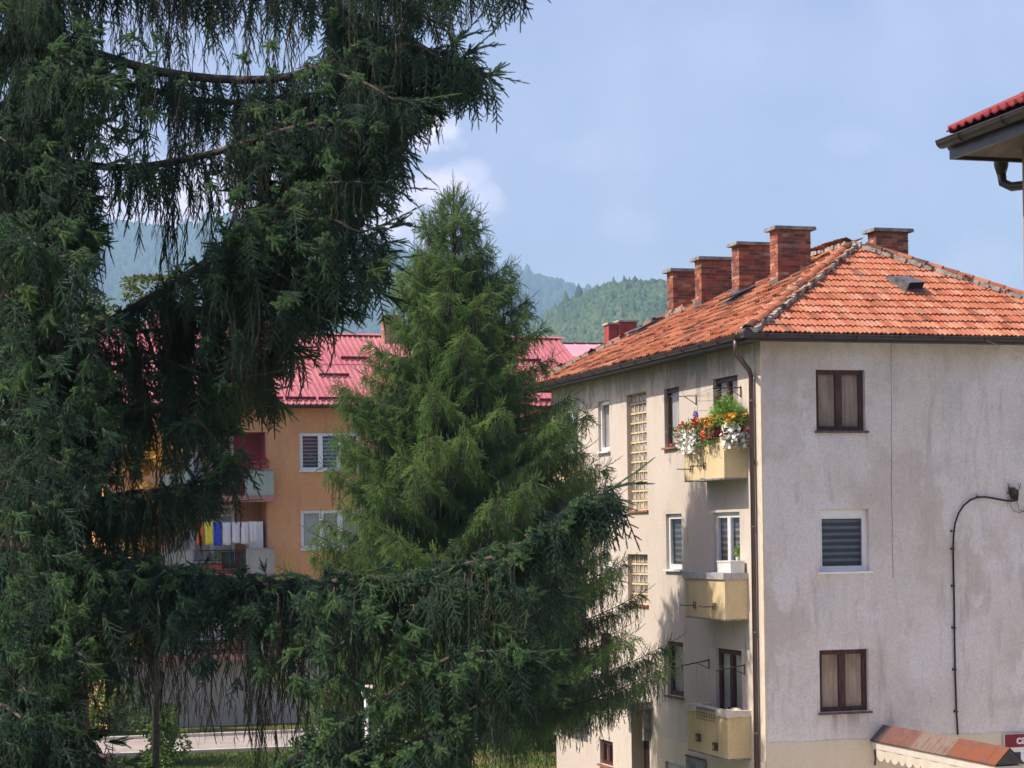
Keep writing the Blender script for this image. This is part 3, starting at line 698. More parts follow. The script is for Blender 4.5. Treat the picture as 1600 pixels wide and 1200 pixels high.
# chimneys, every brick of its own
bm_ = {}
for nm, L_ in (('s', .238), ('h', .115)):
    g = MB(); e_ = .004; g.box(-L_/2, L_/2, -.0575, .0575, -.033, .033); bm_[nm] = g.mesh('brick', M['brick'])
def chimney(x, y, w, dp, ztop, zlow, label, seed):
    rs = random.Random(seed)
    core = MB(); core.box(x+.008, x+w-.008, y+.008, y+dp-.008, zlow, ztop-.01); ch = core.build('chimney', M['mortar'], apt); ch['label'] = label
    nc = int((ztop-zlow)/.078)
    for c_ in range(nc):
        z = ztop-.04-c_*.078; odd = c_ % 2
        for side in range(4):
            L = w if side % 2 == 0 else dp
            full = (side % 2 == 0) == (odd == 0); lo, hi = (0, L) if full else (.123, L-.123)
            n = max(1, round((hi-lo)/.25)); st = (hi-lo)/n
            for k in range(n):
                a_, b_ = lo+k*st, lo+(k+1)*st-(.010 if k < n-1 else 0); mid = (a_+b_)/2; pr = rs.uniform(-.004, .005)
                kind = 's' if b_-a_ > .17 else 'h'; base = .238 if kind == 's' else .115
                if side == 0: loc, rz = (x+mid, y+.0575-pr, z), 0
                elif side == 2: loc, rz = (x+mid, y+dp-.0575+pr, z), 0
                elif side == 1: loc, rz = (x+w-.0575+pr, y+mid, z), R(90)
                else: loc, rz = (x+.0575-pr, y+mid, z), R(90)
                o = obj('brick', bm_[kind], ch); o.location = loc; o.rotation_euler = (0, 0, rz+rs.uniform(-.008, .008)); o.scale = ((b_-a_)/base, 1, 1)
    cp = MB()
    cp.box(x-.10, x+w+.10, y-.10, y+dp+.10, ztop, ztop+.05); cp.box(x-.09, x+w+.09, y-.09, y+dp+.09, ztop+.05, ztop+.075); cp.build('chimney_cap', M['concrete'], ch)
    fl = MB(); sg_ = 1 if x < 4 else -1; zl = roof_z(x+OH) if x < 4 else roof_z(X1-x-w); 
    fl.box(x-.015, x+.01, y-.015, y+dp+.015, zl-.1, zl+.16 if sg_ > 0 else zl+.5)
    if sg_ > 0: fl.quad((x-.01, y-.014, zl-.05), (x+w+.02, y-.014, zl-.05+w*TT), (x+w+.02, y-.014, zl+.12+w*TT), (x-.01, y-.014, zl+.12))
    else: fl.quad((x-.01, y-.014, zl-.05+w*TT), (x+w+.02, y-.014, zl-.05), (x+w+.02, y-.014, zl+.12), (x-.01, y-.014, zl+.12+w*TT))
    fl.build('flashing', M['zinc'], ch)
for i, (x, y, zt, lb) in enumerate([(2.45, 10.9, 13.19, 'brick chimney farthest from the camera'), (2.46, 9.04, 13.24, 'second brick chimney from the far end'), (2.62, 7.1, 13.33, 'third brick chimney from the far end'),
                            (2.42, 4.46, 13.30, 'brick chimney nearest the hip'), (4.88, 4.55, 13.34, 'lone brick chimney right of the roof apex')]):
    chimney(x, y, .80 if i != 0 else .74, .42, zt, 11.9 if i < 4 else 11.4, lb, i)
# sheet metal roof vent on the hip face; roof hatches on the long slope
def on_slope(F, mb_list): pass
vn = MB(); Mv = FH @ Matrix.Translation((4.62, 2.65, 0)) @ Matrix.Rotation(R(8), 4, 'Z')
vn.box(-.26, .26, -.42, .42, .02, .06, Mv); vn.box(-.21, .21, -.36, .36, .06, .11, Mv)
for k in range(6): vn.box(-.205+.082*k, -.190+.082*k, -.36, .36, .11, .125, Mv)
vn.v += [tuple(Mv @ Vector(q)) for q in ((-.19, -.36, .10), (.19, -.36, .10), (.19, -.20, .10), (-.19, -.20, .10), (-.19, -.40, .27), (.19, -.40, .27), (.19, .22, .17), (-.19, .22, .17))]
b = len(vn.v)-8
for q in ((4, 5, 6, 7), (1, 2, 6, 5), (0, 4, 7, 3)): vn.f.append(tuple(b+k for k in q)); vn.m.append(0)
vent = vn.build('roof_vent', M['zinc'], apt)
vd = MB(); vd.box(-.175, .175, -.37, -.35, .11, .25, Mv); vd.build('vent_mouth', M['dark'], vent)
def hatch(t0, t1, s0, s1, lift, name):
    F = FLs; h = MB(); xa, xb = Y1-t1, Y1-t0
    h.box(xa, xb, s0, s1, .03, .10, F); o = h.build(name, M['zinc'], apt)
    g = MB(); Mx = F @ Matrix.Translation((0, s1, .10)) @ Matrix.Rotation(-lift, 4, 'X') @ Matrix.Translation((0, -s1, 0)); g.box(xa+.04, xb-.04, s0+.04, s1-.04, 0, .03, Mx); g.build('hatch_lid', M['gutter'], o)
hatch(5.75, 6.45, 2.65, 3.45, .10, 'roof_hatch'); hatch(10.95, 11.75, 2.3, 3.2, .02, 'roof_hatch')

# ------------------------------------------------------------------ things fixed to or standing on the grey house
def b2(p): return b2w(p)
def placed(name, p, rz=PHI): return empty(name, b2w(p), rz)
# flowers
def petal_mat(name, c, c2=None): return simple(name, c, .7, .15, 30, rnd=.2, c2=c2)
FM = dict(white=petal_mat('white_petal', (.80, .79, .74)), orange=petal_mat('marigold_petal', (.85, .36, .03)), salmon=petal_mat('salmon_petal', (.80, .17, .10)), red=petal_mat('red_petal', (.55, .02, .03)),
          pink=petal_mat('pink_petal', (.72, .07, .12)), leaf=simple('box_leaf', (.10, .19, .035), .7, .35, 9, rnd=.4), fern=simple('feathery_green_leaf', (.20, .36, .07), .7, .25, 9, rnd=.35), violet=petal_mat('violet_petal', (.16, .12, .35)))
def blossoms(pts, r, mat, name, parent, petals=5):
    V = []; F = []
    for p in pts:
        n = Vector((random.gauss(-.5, .6), random.gauss(-.6, .5), random.gauss(.3, .5))).normalized(); u = n.orthogonal().normalized(); w = n.cross(u); rr = r*random.uniform(.85, 1.6)
        c = len(V); V.append(tuple(Vector(p)-n*rr*.35)); K = petals*2
        for k in range(K):
            a = 2*math.pi*k/K; q = rr*(1 if k % 2 == 0 else .62); V.append(tuple(Vector(p)+(u*math.cos(a)+w*math.sin(a))*q+n*rr*(.1 if k % 2 else 0)))
        F += [(c, c+1+k, c+1+(k+1) % K) for k in range(K)]
    return tag(obj(name, np_mesh(name, V, F, mat), parent), kind='stuff')
def leaves(pts, ln, wd, mat, name, parent, down=.0, out=None):
    V = []; F = []
    for p in pts:
        d = Vector((random.gauss(0, 1), random.gauss(0, 1), random.gauss(.2, .8)-down)).normalized(); u = d.orthogonal().normalized(); u = (u*math.cos(random.random()*6.3)+d.cross(u)*math.sin(random.random()*6.3)).normalized()
        L = ln*random.uniform(.6, 1.3); p = Vector(p); b = len(V)
        V += [tuple(p), tuple(p+d*L*.5+u*wd), tuple(p+d*L), tuple(p+d*L*.5-u*wd)]; F += [(b, b+1, b+2), (b, b+2, b+3)]
    return tag(obj(name, np_mesh(name, V, F, mat), parent), kind='stuff')
def clump(n, c, s, lim=1.0):
    o = []
    while len(o) < n:
        q = (random.uniform(-1, 1), random.uniform(-1, 1), random.uniform(-1, 1))
        if q[0]**2+q[1]**2+q[2]**2 < lim: o.append((c[0]+q[0]*s[0], c[1]+q[1]*s[1], c[2]+q[2]*s[2]))
    return o
def flower_box(p, along, L, label, spec, fern=None):
    """p local to the house; along 'y' front rail or 'x' side rail"""
    t = placed('flower_box', p); tag(t, label, 'flower box', 'flower boxes on the top yellow balcony')
    mb = MB(); w = .09
    if along == 'y': mb.box(-w, w, -L/2, L/2, 0, .16)
    else: mb.box(-L/2, L/2, -w, w, 0, .16)
    mb.build('trough', M['roof_red_dark'], t)
    def A(s, o, z): return (o, s, z) if along == 'y' else (s, o, z)
    def cl(n, s0, s1, z0, z1, th=.14, off=0):
        return [A(random.uniform(s0, s1), random.gauss(0, th)+off, random.uniform(z0, z1)) for _ in range(n)]
    leaves(cl(int(900*L), -L/2, L/2, .08, .36), .07, .018, FM['leaf'], 'foliage', t)
    leaves(cl(int(260*L), -L/2, L/2, -.18, .12, .05, -.13), .07, .016, FM['leaf'], 'trailing_foliage', t, .6)
    for (mat, s0, s1, z0, z1, n, r, off) in spec: blossoms(cl(n, s0*L, s1*L, z0, z1, .07, off), r, FM[mat], mat+'_blossom', t)
    return t
flower_box((-.52, 2.55, 8.50), 'y', .62, 'far flower box with red, pink and white trailing blossoms', [('red', .2, .5, .1, .42, 26, .035, -.06), ('salmon', .0, .5, -.1, .25, 26, .033, -.1), ('white', -.5, .15, -.25, .2, 95, .036, -.16), ('orange', -.4, .2, .18, .36, 30, .032, 0)])
flower_box((-.52, 1.93, 8.52), 'y', .58, 'middle flower box heaped with salmon geraniums above white petunias', [('salmon', -.5, .4, .1, .42, 80, .038, -.06), ('white', -.3, .5, -.28, .22, 130, .038, -.18), ('orange', -.5, .5, .2, .36, 24, .03, 0)])
flower_box((-.52, 1.25, 8.54), 'y', .62, 'corner flower box with marigolds over a dark red trough', [('orange', -.5, .5, .22, .44, 85, .034, -.03), ('salmon', -.1, .5, .1, .34, 30, .032, -.08), ('red', -.4, .4, -.05, .12, 22, .03, -.12)])
flower_box((-.27, .66, 8.52), 'x', .56, 'side flower box with white petunias hanging and orange marigolds', [('orange', -.5, .5, .26, .46, 60, .038, -.03), ('white', -.6, .42, -.26, .22, 120, .046, -.12), ('pink', .2, .55, -.02, .22, 26, .045, -.1), ('red', .35, .55, -.05, .25, 14, .04, -.1)])
fp = placed('fern_pot', (-.30, 1.02, 8.62)); tag(fp, 'big bright green feathery plant rising behind the top balcony flowers', 'plant')
mb = MB(); mb.tube([(0, 0, -.80), (0, 0, -.10), (0, 0, -.09), (0, 0, .12)], [.05, .05, .10, .15], 10); mb.build('pot', M['red_brick_paint'], fp)
V = []; F = []
for _ in range(5200):
    a = random.uniform(0, 6.283); el = abs(random.gauss(.75, .38)); r = random.uniform(.12, .60)*(1.0 if el < 1.2 else 1.1)
    d = Vector((math.cos(a)*math.cos(el)*.62, math.sin(a)*math.cos(el), math.sin(el))); p = Vector((0, 0, .12))+d*r*1.05-Vector((0, 0, .20*max(0, r-.35)))
    q = (d+Vector((random.gauss(0, .5), random.gauss(0, .5), random.gauss(0, .4)))).normalized(); u = q.orthogonal().normalized()*.009; b = len(V); L = random.uniform(.05, .11)
    V += [tuple(p-u), tuple(p+u), tuple(p+q*L)]; F.append((b, b+1, b+2))
tag(obj('foliage', np_mesh('foliage', V, F, FM['fern']), fp), kind='stuff')
# wall ornament: a violet crescent butterfly
bo = placed('wall_ornament', (-.03, 3.42, 9.03)); tag(bo, 'violet and white crescent ornament on the cream wall beside the top balcony door', 'ornament')
mb = MB()
for k in range(9):
    a, b = R(20+14*k), R(34+14*k); w0, w1 = .035*math.sin(math.pi*(k+.2)/9.4)+.012, .035*math.sin(math.pi*(k+1.2)/9.6)+.012
    mb.v += [(0, -math.cos(a)*(.13-w0), math.sin(a)*(.13-w0)), (0, -math.cos(a)*(.13+w0), math.sin(a)*(.13+w0)), (0, -math.cos(b)*(.13+w1), math.sin(b)*(.13+w1)), (0, -math.cos(b)*(.13-w1), math.sin(b)*(.13-w1)),
             (.018, -math.cos(a)*(.13-w0), math.sin(a)*(.13-w0)), (.018, -math.cos(a)*(.13+w0), math.sin(a)*(.13+w0)), (.018, -math.cos(b)*(.13+w1), math.sin(b)*(.13+w1)), (.018, -math.cos(b)*(.13-w1), math.sin(b)*(.13-w1))]
    q = len(mb.v)-8
    for f_ in ((0, 1, 2, 3), (7, 6, 5, 4), (0, 4, 5, 1), (2, 6, 7, 3)): mb.f.append(tuple(q+i for i in f_)); mb.m.append(0)
mb.build('crescent', FM['violet'], bo); mb = MB(); mb.tube([(0, .02, .05), (.001, -.02, .02)], [.03, .03], 8); mb.build('bead', FM['violet'], bo)
mb = MB(); mb.tube([(0, .06, -.03), (0, .065, -.22)], .004, 4); mb.tube([(0, 0, .16), (0, 0, .25)], .003, 4); mb.build('string', M['iron'], bo)
# clothes airers
def airer(y0, y1, z, reach, label, lines=4, fold=0):
    t = placed('clothes_airer', (0, 0, 0)); tag(t, label, 'clothes airer', 'wall clothes airers by the balcony doors')
    for y in (y0, y1):
        mb = MB(); mb.tube([(-.02, y, z-.20), (-.02, y, z+.03)], .013, 5); mb.tube([(-.02, y, z), (-reach, y+.02, z-.02-fold)], .013, 5); mb.tube([(-.02, y, z-.18), (-reach*.45, y+.01, z-.02-fold*.5)], .008, 4); mb.build('bracket_arm', M['iron'], t)
    for k in range(lines):
        x = -.08-(reach-.1)*k/(lines-1); pts = [(x, y0+(y1-y0)*s/8, z-.015-fold*(-x/reach)-.05*math.sin(math.pi*s/8)) for s in range(9)]
        mb = MB(); mb.tube(pts, .004, 4); mb.build('line', M['line_wire'], t)
airer(.95, 3.35, 9.52, .62, 'rusty clothes airer with slack wires over the top balcony door')
airer(.98, 2.85, 3.92, .62, 'folded iron clothes airer across the lowest balcony door', 4, .08)
# bits on the middle and lower balconies
wp = placed('storage_box', (-.20, 1.02, 5.72)); tag(wp, 'white box standing inside the middle balcony behind its grey coping', 'box')
mb = MB(); mb.box(-.15, .15, -.2, .5, -.7, .28); mb.build('box_body', M['white'], wp); mb = MB(); mb.box(-.16, .16, -.21, .51, .28, .31); mb.build('box_lid', M['white'], wp)
pp = placed('potted_plant', (.08, 1.42, 6.08)); tag(pp, 'small green potted plant at the middle balcony door', 'plant')
mb = MB(); mb.tube([(0, 0, -.1), (0, 0, .02)], [.05, .07], 8); mb.build('pot', M['white'], pp); leaves(clump(120, (0, 0, .13), (.10, .10, .12)), .07, .015, FM['fern'], 'foliage', pp)
bs = placed('wire_basket', (-.56, 1.75, 2.86)); tag(bs, 'rusty wire basket hooked over the coping of the lowest balcony', 'basket')
mb = MB()
for i in range(12): mb.tube([(0, -.5+i*.09, .14), (0, -.5+i*.09, -.10), (.0, -.5+i*.09, -.10)], .004, 3)
for j in range(4): mb.tube([(-.002, -.5, .12-j*.07), (-.002, .49, .12-j*.07)], .004, 3)
tag(mb.build('wire_mesh', M['iron'], bs), kind='stuff'); mb = MB(); mb.tube([(0, -.5, .14), (0, .49, .14)], .008, 5); mb.build('rim', M['iron'], bs)
rb = placed('rubble_sack', (-.2, .98, 2.95)); tag(rb, 'pale lumpy sack lying on the lowest balcony corner', 'sack')
mb = MB(); V_ = ICO*np.array([.17, .30, .16])*(1+.12*rng.standard_normal((12, 1))); mb.v = [tuple(v) for v in V_]+[]; mb.f = [tuple(f) for f in ICF]; mb.m = [0]*20
sk = mb.build('sack_body', simple('pale_sackcloth', (.66, .56, .45), .95, .15, 9, .5, 30), rb, True); md = sk.modifiers.new('s', 'SUBSURF'); md.levels = md.render_levels = 2
mb = MB(); mb.tube([(0, .28, .05), (0, .33, .09), (0, .37, .08)], [.03, .018, .035], 7); mb.build('tied_neck', M['iron'], rb)
pl = placed('wall_plaque', (-.03, 3.6, 1.66)); tag(pl, 'small grey plaque board under the lowest yellow balcony', 'plaque')
mb = MB(); mb.box(-.03, 0, -.55, .55, -.16, .12); mb.build('board', M['concrete'], pl); mb = MB(); mb.box(-.045, -.03, -.57, .57, .12, .15); mb.box(-.045, -.03, -.57, .57, -.19, -.16); mb.build('rim', M['iron'], pl)
for k, (y, z) in enumerate(((2.2, 2.38), (1.3, 2.28))):
    ub = placed('wall_lantern', (-.52, y, z)); tag(ub, ('far' if k == 0 else 'near')+' small dark square lantern on the front of the lowest balcony', 'lantern', 'square lanterns under the lowest balcony')
    mb = MB(); mb.box(-.06, 0, -.07, .07, -.09, .07); mb.build('housing', M['iron'], ub); mb = MB(); mb.box(-.066, -.061, -.04, .04, -.06, .03); mb.build('lens', M['glass_block'], ub)
mt = placed('meter_box', (-.03, 3.92, 1.32)); tag(mt, 'small white meter box at the right end of the cellar grille', 'meter box')
mb = MB(); mb.box(-.09, 0, -.11, .11, -.4, .16); mb.build('casing', M['white'], mt); mb = MB(); mb.box(-.098, -.091, -.07, .07, -.02, .08); mb.build('window', M['blind_dark'], mt)
# cable on the end wall
cb = placed('wall_cable', (0, 0, 0)); tag(cb, 'thick black cable climbing the grey end wall and arching to a bracket', 'cable')
pts = [(4.215, 2.43), (4.19, 2.9), (4.175, 3.6), (4.17, 4.3), (4.175, 4.9), (4.17, 5.6), (4.17, 6.2), (4.175, 6.52), (4.21, 6.72), (4.29, 6.92), (4.41, 7.08), (4.56, 7.19), (4.72, 7.245), (4.90, 7.25), (5.08, 7.225), (5.26, 7.19), (5.44, 7.165), (5.58, 7.165)]
mb = MB(); mb.tube([(x, -.035-(.02 if z > 6.4 else 0), z) for x, z in pts], .020, 8); mb.build('sheath', M['black'], cb, True)
for (x, z) in [(4.19, 2.9), (4.172, 3.75), (4.172, 4.6), (4.17, 5.45), (4.17, 6.2), (4.18, 6.56), (4.78, 7.25)]:
    mb = MB(); mb.box(x-.028, x+.028, -.062, -.001, z-.012, z+.012); mb.box(x-.05, x-.028, -.02, -.001, z-.02, z+.03); mb.build('clip', M['iron'], cb)
ib = placed('insulator_bracket', (5.56, 0, 7.30)); tag(ib, 'rusty service bracket with dangling wires at the right end of the cable', 'bracket')
mb = MB(); mb.box(-.07, .07, -.14, -.001, -.02, .10); mb.box(-.10, .02, -.10, -.02, .04, .14); mb.tube([(-.16, -.05, .02), (-.05, -.05, .02)], .012, 5); mb.build('box_casing', M['iron'], ib)
mb = MB(); mb.tube([(.02, -.10, -.14), (.02, -.10, -.02)], [.05, .06], 8); mb.tube([(-.05, -.08, -.10), (-.05, -.08, -.02)], [.035, .045], 8); mb.build('cap', M['black'], ib)
for (pp_) in ([(0, -.06, -.1), (.1, -.05, -.2), (.13, -.04, -.33), (.26, -.04, -.36), (.5, -.04, -.3)], [(-.05, -.06, -.1), (-.08, -.05, -.22), (.0, -.04, -.34), (.14, -.04, -.38), (.4, -.05, -.26)], [(-.12, -.05, -.08), (-.13, -.04, -.25)], [(-.11, -.05, .1), (-.13, -.05, .24)], [(-.11, -.05, .1), (-.09, -.05, .22)], [(.14, -.05, .1), (.12, -.05, .22)], [(.14, -.05, .1), (.17, -.05, .23)]):
    mb = MB(); mb.tube(pp_, .006, 4); mb.build('wire', M['iron'], ib)
aw = placed('aerial_wire', (0, 0, 0)); tag(aw, 'thin pale wire slanting down from the eave across the grey wall', 'wire')
mb = MB(); mb.tube([(4.55, -.56, 10.44), (5.6, -.75, 10.02), (7.5, -1.1, 9.3), (10.5, -1.7, 8.35)], .006, 4); mb.build('strand', M['line_wire'], aw)
# projecting awning cassette with sheet metal roof and scalloped valance
an = placed('awning', (2.55, 0, 2.40)); tag(an, 'rusty red sheet topped awning case with cream scalloped valance jutting from the grey wall', 'awning')
def rustm():
    t = NT('patched_red_sheet'); sx = t.n('ShaderNodeTexCoord'); s2 = t.n('ShaderNodeSeparateXYZ'); t.l(sx.outputs['Object'], s2.inputs[0]); y = t.math('MULTIPLY', s2.outputs[1], -1.0)
    k = t.mix(t.ramp(t.noise(6, 5, .6, local=True), .4, .6), (.125, .055, .045), (.155, .072, .058))
    r = t.math('MULTIPLY', t.math('GREATER_THAN', y, 3.15), t.ramp(t.noise(5, 6, .7, local=True), .38, .56)); k = t.mix(r, k, (.19, .06, .022))
    g = t.math('MULTIPLY', t.math('MULTIPLY', t.math('GREATER_THAN', y, 1.7), t.math('LESS_THAN', y, 3.1)), t.ramp(t.noise(4, 5, .7, (1, 3, 1), local=True), .40, .5)); k = t.mix(g, k, (.18, .14, .11))
    return t.done(k, .7, .3)
AL = 4.9; W2 = .33
mb = MB(); prof = [(-.30, 0), (0, .30), (.30, 0)]
SP = [.02, .42, 1.75, 3.12, 4.55, AL]
for i in range(5):
    for (x0, z0), (x1, z1) in ((prof[0], prof[1]), (prof[1], prof[2])):
        mb.cm = 1 if i in (0, 4) and i == 0 else 0; ya, yb = -SP[i], -SP[i+1]; lift = .006*(i % 2)
        mb.quad((x0, ya, z0+lift), (x0, yb, z0+lift), (x1, yb, z1+lift), (x1, ya, z1+lift)); mb.quad((x0, ya, z0-.015), (x1, ya, z1-.015), (x1, yb, z1-.015), (x0, yb, z0-.015)); mb.quad((x0, ya, z0+lift), (x1, ya, z1+lift), (x1, ya, z1-.015), (x0, ya, z0-.015))
o_ = mb.build('sheet_roof', [rustm(), M['gutter']], an)
for yy_ in (-AL+.01, -.01): mb = MB(); mb.quad((-.29, yy_, .0), (.29, yy_, .0), (0, yy_, .285)); mb.build('gable_end', M['gutter'], an)
cream = simple('cream_awning_canvas', (.50, .46, .38), .9, .06, 4, .2, 60)
mb = MB(); mb.box(-.27, .27, -AL+.02, -.03, -.16, -.03); mb.build('cassette', simple('cream_metal_case', (.52, .49, .43), .5, .05, 3), an)
mb = MB(); N = 15; y = -.25
while y > -AL+.15:
    st = .30; K = 6
    for k in range(K):
        ya, yb = y-st*k/K, y-st*(k+1)/K; za, zb = -.30-.09*math.sin(math.pi*k/K)**.7, -.30-.09*math.sin(math.pi*(k+1)/K)**.7 if k < K-1 else -.30; xa, xb = -.262+.012*math.sin(ya*9), -.262+.012*math.sin(yb*9)
        mb.quad((xa, ya, -.165), (xb, yb, -.165), (xb, yb, zb), (xa, ya, za))
    y -= st
mb.build('valance', cream, an); mb = MB(); mb.tube([(-.2, -.03, -.2), (-.23, -.12, -.35), (-.2, -.03, -.5)], .02, 6); mb.build('wall_bracket', M['iron'], an)
mb = MB(); mb.tube([(.0, -AL+.2, -.16), (.0, -AL+.2, -2.42)], .04, 8); mb.build('support_post', M['iron'], an)
# café sign
sg = placed('cafe_sign', (5.72, -.05, 2.10)); tag(sg, 'dark red and white café sign board behind the awning, white letters ca', 'sign')
mb = MB(); mb.box(-.47, .75, -.03, 0, -.30, .30); mb.build('board', M['white'], sg); mb = MB(); mb.box(-.46, .74, -.036, -.031, .02, .29); mb.build('red_band', simple('wine_red_print', (.22, .012, .03), .4), sg)
mb = MB(); mb.box(-.46, -.10, -.0365, -.0315, -.29, -.08); mb.build('blue_panel', simple('navy_print', (.02, .03, .10), .4), sg)
def text(s, size, mat, parent, loc, name='lettering'):
    c = bpy.data.curves.new(name, 'FONT'); c.body = s; c.size = size; c.extrude = .003; c.offset = .006; c.materials.append(mat)
    o = bpy.data.objects.new(name, c); col.objects.link(o); dg = bpy.context.evaluated_depsgraph_get(); me = bpy.data.meshes.new_from_object(o.evaluated_get(dg)); bpy.data.objects.remove(o)
    o = obj(name, me, parent); o.location = loc; o.rotation_euler = (R(90), 0, 0); return o
text('ca', .26, M['white'], sg, (-.20, -.042, .09)); text('v', .22, simple('navy_letter', (.02, .04, .16), .4), sg, (-.02, -.036, -.20))

# ------------------------------------------------------------------ the orange house
OPH = R(18); ox, _ = ray(430, 837); OX, OY = ox*73.4, 73.4
org = empty('orange_house', (OX, OY, 0), OPH); tag(org, 'orange rendered apartment house with strawberry red corrugated roof and loggias behind the spruces', 'building')
def fO(u, z, d): return (u, d, z)
XL, XR, OD = -6.0, 12.0, 10.8
cols_ = [(.94, 3.17), (4.15, 6.3), (7.6, 9.8)]; rows_ = [(9.05, 10.42), (6.22, 7.63), (3.42, 4.83)]
holes = [(a, b, c, e, .14) for a, b in cols_ for c, e in rows_]
LG = [(-3.95, -.30, 8.10, 10.44), (-3.95, -.30, 5.32, 7.96), (-3.95, -.30, 2.5, 5.1)]
LD = 1.3
wall(fO, XL, XR, 4.4, 11.38, holes+[(*g, LD) for g in LG]).build('wall', M['orange_render'], org)
wall(fO, XL, XR, -.3, 4.4, [h for h in holes if h[2] < 4.4]+[(*LG[2], LD)]).build('base_wall', M['beige_render'], org)
mb = MB(); mb.quad((XL, 0, -.3), (XL, OD, -.3), (XL, OD, 11.38), (XL, 0, 11.38)); mb.quad((XR, 0, -.3), (XR, OD, -.3), (XR, OD, 11.38), (XR, 0, 11.38)); mb.quad((XL, OD, -.3), (XR, OD, -.3), (XR, OD, 11.38), (XL, OD, 11.38)); mb.build('wall', M['orange_render'], org)
for i, (a, b) in enumerate(cols_):
    for j, (c, e) in enumerate(rows_):
        if j == 0: w_ = window(org, fO, a, b, c, e, .10, M['pvc'], 3, 'blind', [M['blind_dark'], M['blind_mauve']], M['pvc'], fw=.09)
        else: w_ = window(org, fO, a, b, c, e, .10, M['pvc'], 3, 'curtain', 'pale_curtain', M['pvc'], fw=.09)
        if i == 0 and j == 0:
            mb = MB(); mb.quad(fO(1.72, c, .17), fO(2.40, c, .17), fO(2.40, e, .17), fO(1.72, e, .17)); mb.build('roller_blind', M['blind_sky'], w_)
for k, (a, b, c, e) in enumerate(LG):
    inner = M['red_render'] if k == 0 else M['orange_render']
    mb = MB(); D = LD
    mb.quad((a, D, c), (b, D, c), (b, D, e), (a, D, e)); mb.quad((b-.004, .02, c), (b-.004, D, c), (b-.004, D, e), (b-.004, .02, e)); mb.quad((a+.004, .02, c), (a+.004, D, c), (a+.004, D, e), (a+.004, .02, e)); mb.build('loggia_lining', inner, org)
    w = window(org, lambda u, z, d: (u, d, z), a+.35, b-.95, c+.45, e-.1, LD-.12, M['pvc'], 3, 'curtain', 'pale_curtain', transom=.82, fw=.08)
    z0 = c-.14
    pm = M['parapet_green'] if k == 0 else M['parapet_grey']
    for (u0, u1) in ((-1.15, -.13), (-4.1, -3.05)):
        mb = MB(); mb.box(u0, u1, -.5, -.42, z0+.2, z0+1.08); mb.box(u1-.07 if u1 > -1 else u0, u1 if u1 > -1 else u0+.07, -.42, -.01, z0+.2, z0+1.08); mb.build('balcony_panel', pm, org)
        mb = MB(); mb.box(u0-.02, u1+.02, -.53, -.38, z0+1.082, z0+1.12); mb.build('panel_capping', M['concrete'], org)
    mb = MB(); mb.box(-4.15, -.11, -.55, -.001, z0-.02, z0+.198); mb.build('balcony_slab', M['pink_render'], org)
    mb = MB(); mb.box(-.32, -.28, -.03, -.001, z0+1.1, e-.02); mb.build('pilaster', M['pink_render'], org)
    for zz in (.35, .7, 1.05): mb = MB(); mb.tube([(-3.04, -.46, z0+zz), (-1.16, -.46, z0+zz)], .018, 5); mb.build('railing_bar', M['iron'], org)
    for i in range(13): mb = MB(); mb.box(-3.0+i*.15, -2.985+i*.15, -.47, -.455, z0+.2, z0+1.05); mb.build('railing_baluster', M['iron'], org)
# corrugated roof in sheets
RO = .45; OZ = 11.43; RS = (14.50-OZ)/(5.4+RO); rl = math.hypot(5.4+RO, 14.5-OZ)
FOf = slope_frame((XL-.3, -RO, OZ), (1, 0, 0), (0, 1, RS)); FOb = slope_frame((XR+.3, 10.8+RO, OZ), (-1, 0, 0), (0, -1, RS))
sm = MB(); PW = 1.06; ribs = 5; pr = []
for k in range(ribs):
    x = k*PW/ribs; pr += [(x, 0), (x+.085, 0), (x+.105, .04), (x+.150, .04), (x+.170, 0)]
pr.append((PW, 0)); n = len(pr)
for y in (-.06, rl): sm.v += [(x, y, z) for x, z in pr]
sm.v += [(x, -.06, z-.012) for x, z in pr]
for i in range(n-1): sm.f.append((i, i+1, n+i+1, n+i)); sm.f.append((2*n+i, 2*n+i+1, i+1, i)); sm.m += [0, 0]
sheet = sm.mesh('roof_sheet', M['roof_red'])
mb = MB(); mb.quad((XL-.3, -RO+.03, OZ-.04), (XR+.3, -RO+.03, OZ-.04), (XR+.3, 5.4, 14.44), (XL-.3, 5.4, 14.44)); mb.quad((XL-.3, 10.8+RO-.03, OZ-.04), (XR+.3, 10.8+RO-.03, OZ-.04), (XR+.3, 5.4, 14.44), (XL-.3, 5.4, 14.44)); mb.quad((XL-.25, 0, 11.4), (XL-.25, 10.8, 11.4), (XL-.25, 5.4, 14.4)); mb.quad((XR+.25, 0, 11.4), (XR+.25, 10.8, 11.4), (XR+.25, 5.4, 14.4))
orf = mb.build('roof', M['roof_red_dark'], org)
ns_ = int((XR-XL+.6)/PW)+1
for i in range(ns_):
    for F in (FOf, FOb):
        o = obj('roof_sheet', sheet, orf); o.matrix_local = F @ Matrix.Translation((i*PW, 0, .004*(i % 2))); 
mb = MB()
for sgn in (-1, 1): mb.quad((XL-.3, 5.4, 14.585), (XR+1.0, 5.4, 14.585), (XR+1.0, 5.4+sgn*.2, 14.50), (XL-.3, 5.4+sgn*.2, 14.50))
mb.build('ridge_cap', M['roof_red'], orf)
g = MB(); g.box(0, XR-XL+.6, 3.55, 3.575, .042, .056, FOf); g.build('sheet_lap', M['roof_red_dark'], orf)
def guard(x0, x1, s):
    g = MB(); Mx = FOf; g.box(x0-XL+.3, x1-XL+.3, s, s+.03, .045, .15, Mx); g.box(x0-XL+.3, x1-XL+.3, s+.03, s+.10, .045, .06, Mx); g.build('snow_guard', M['roof_red_dark'], orf)
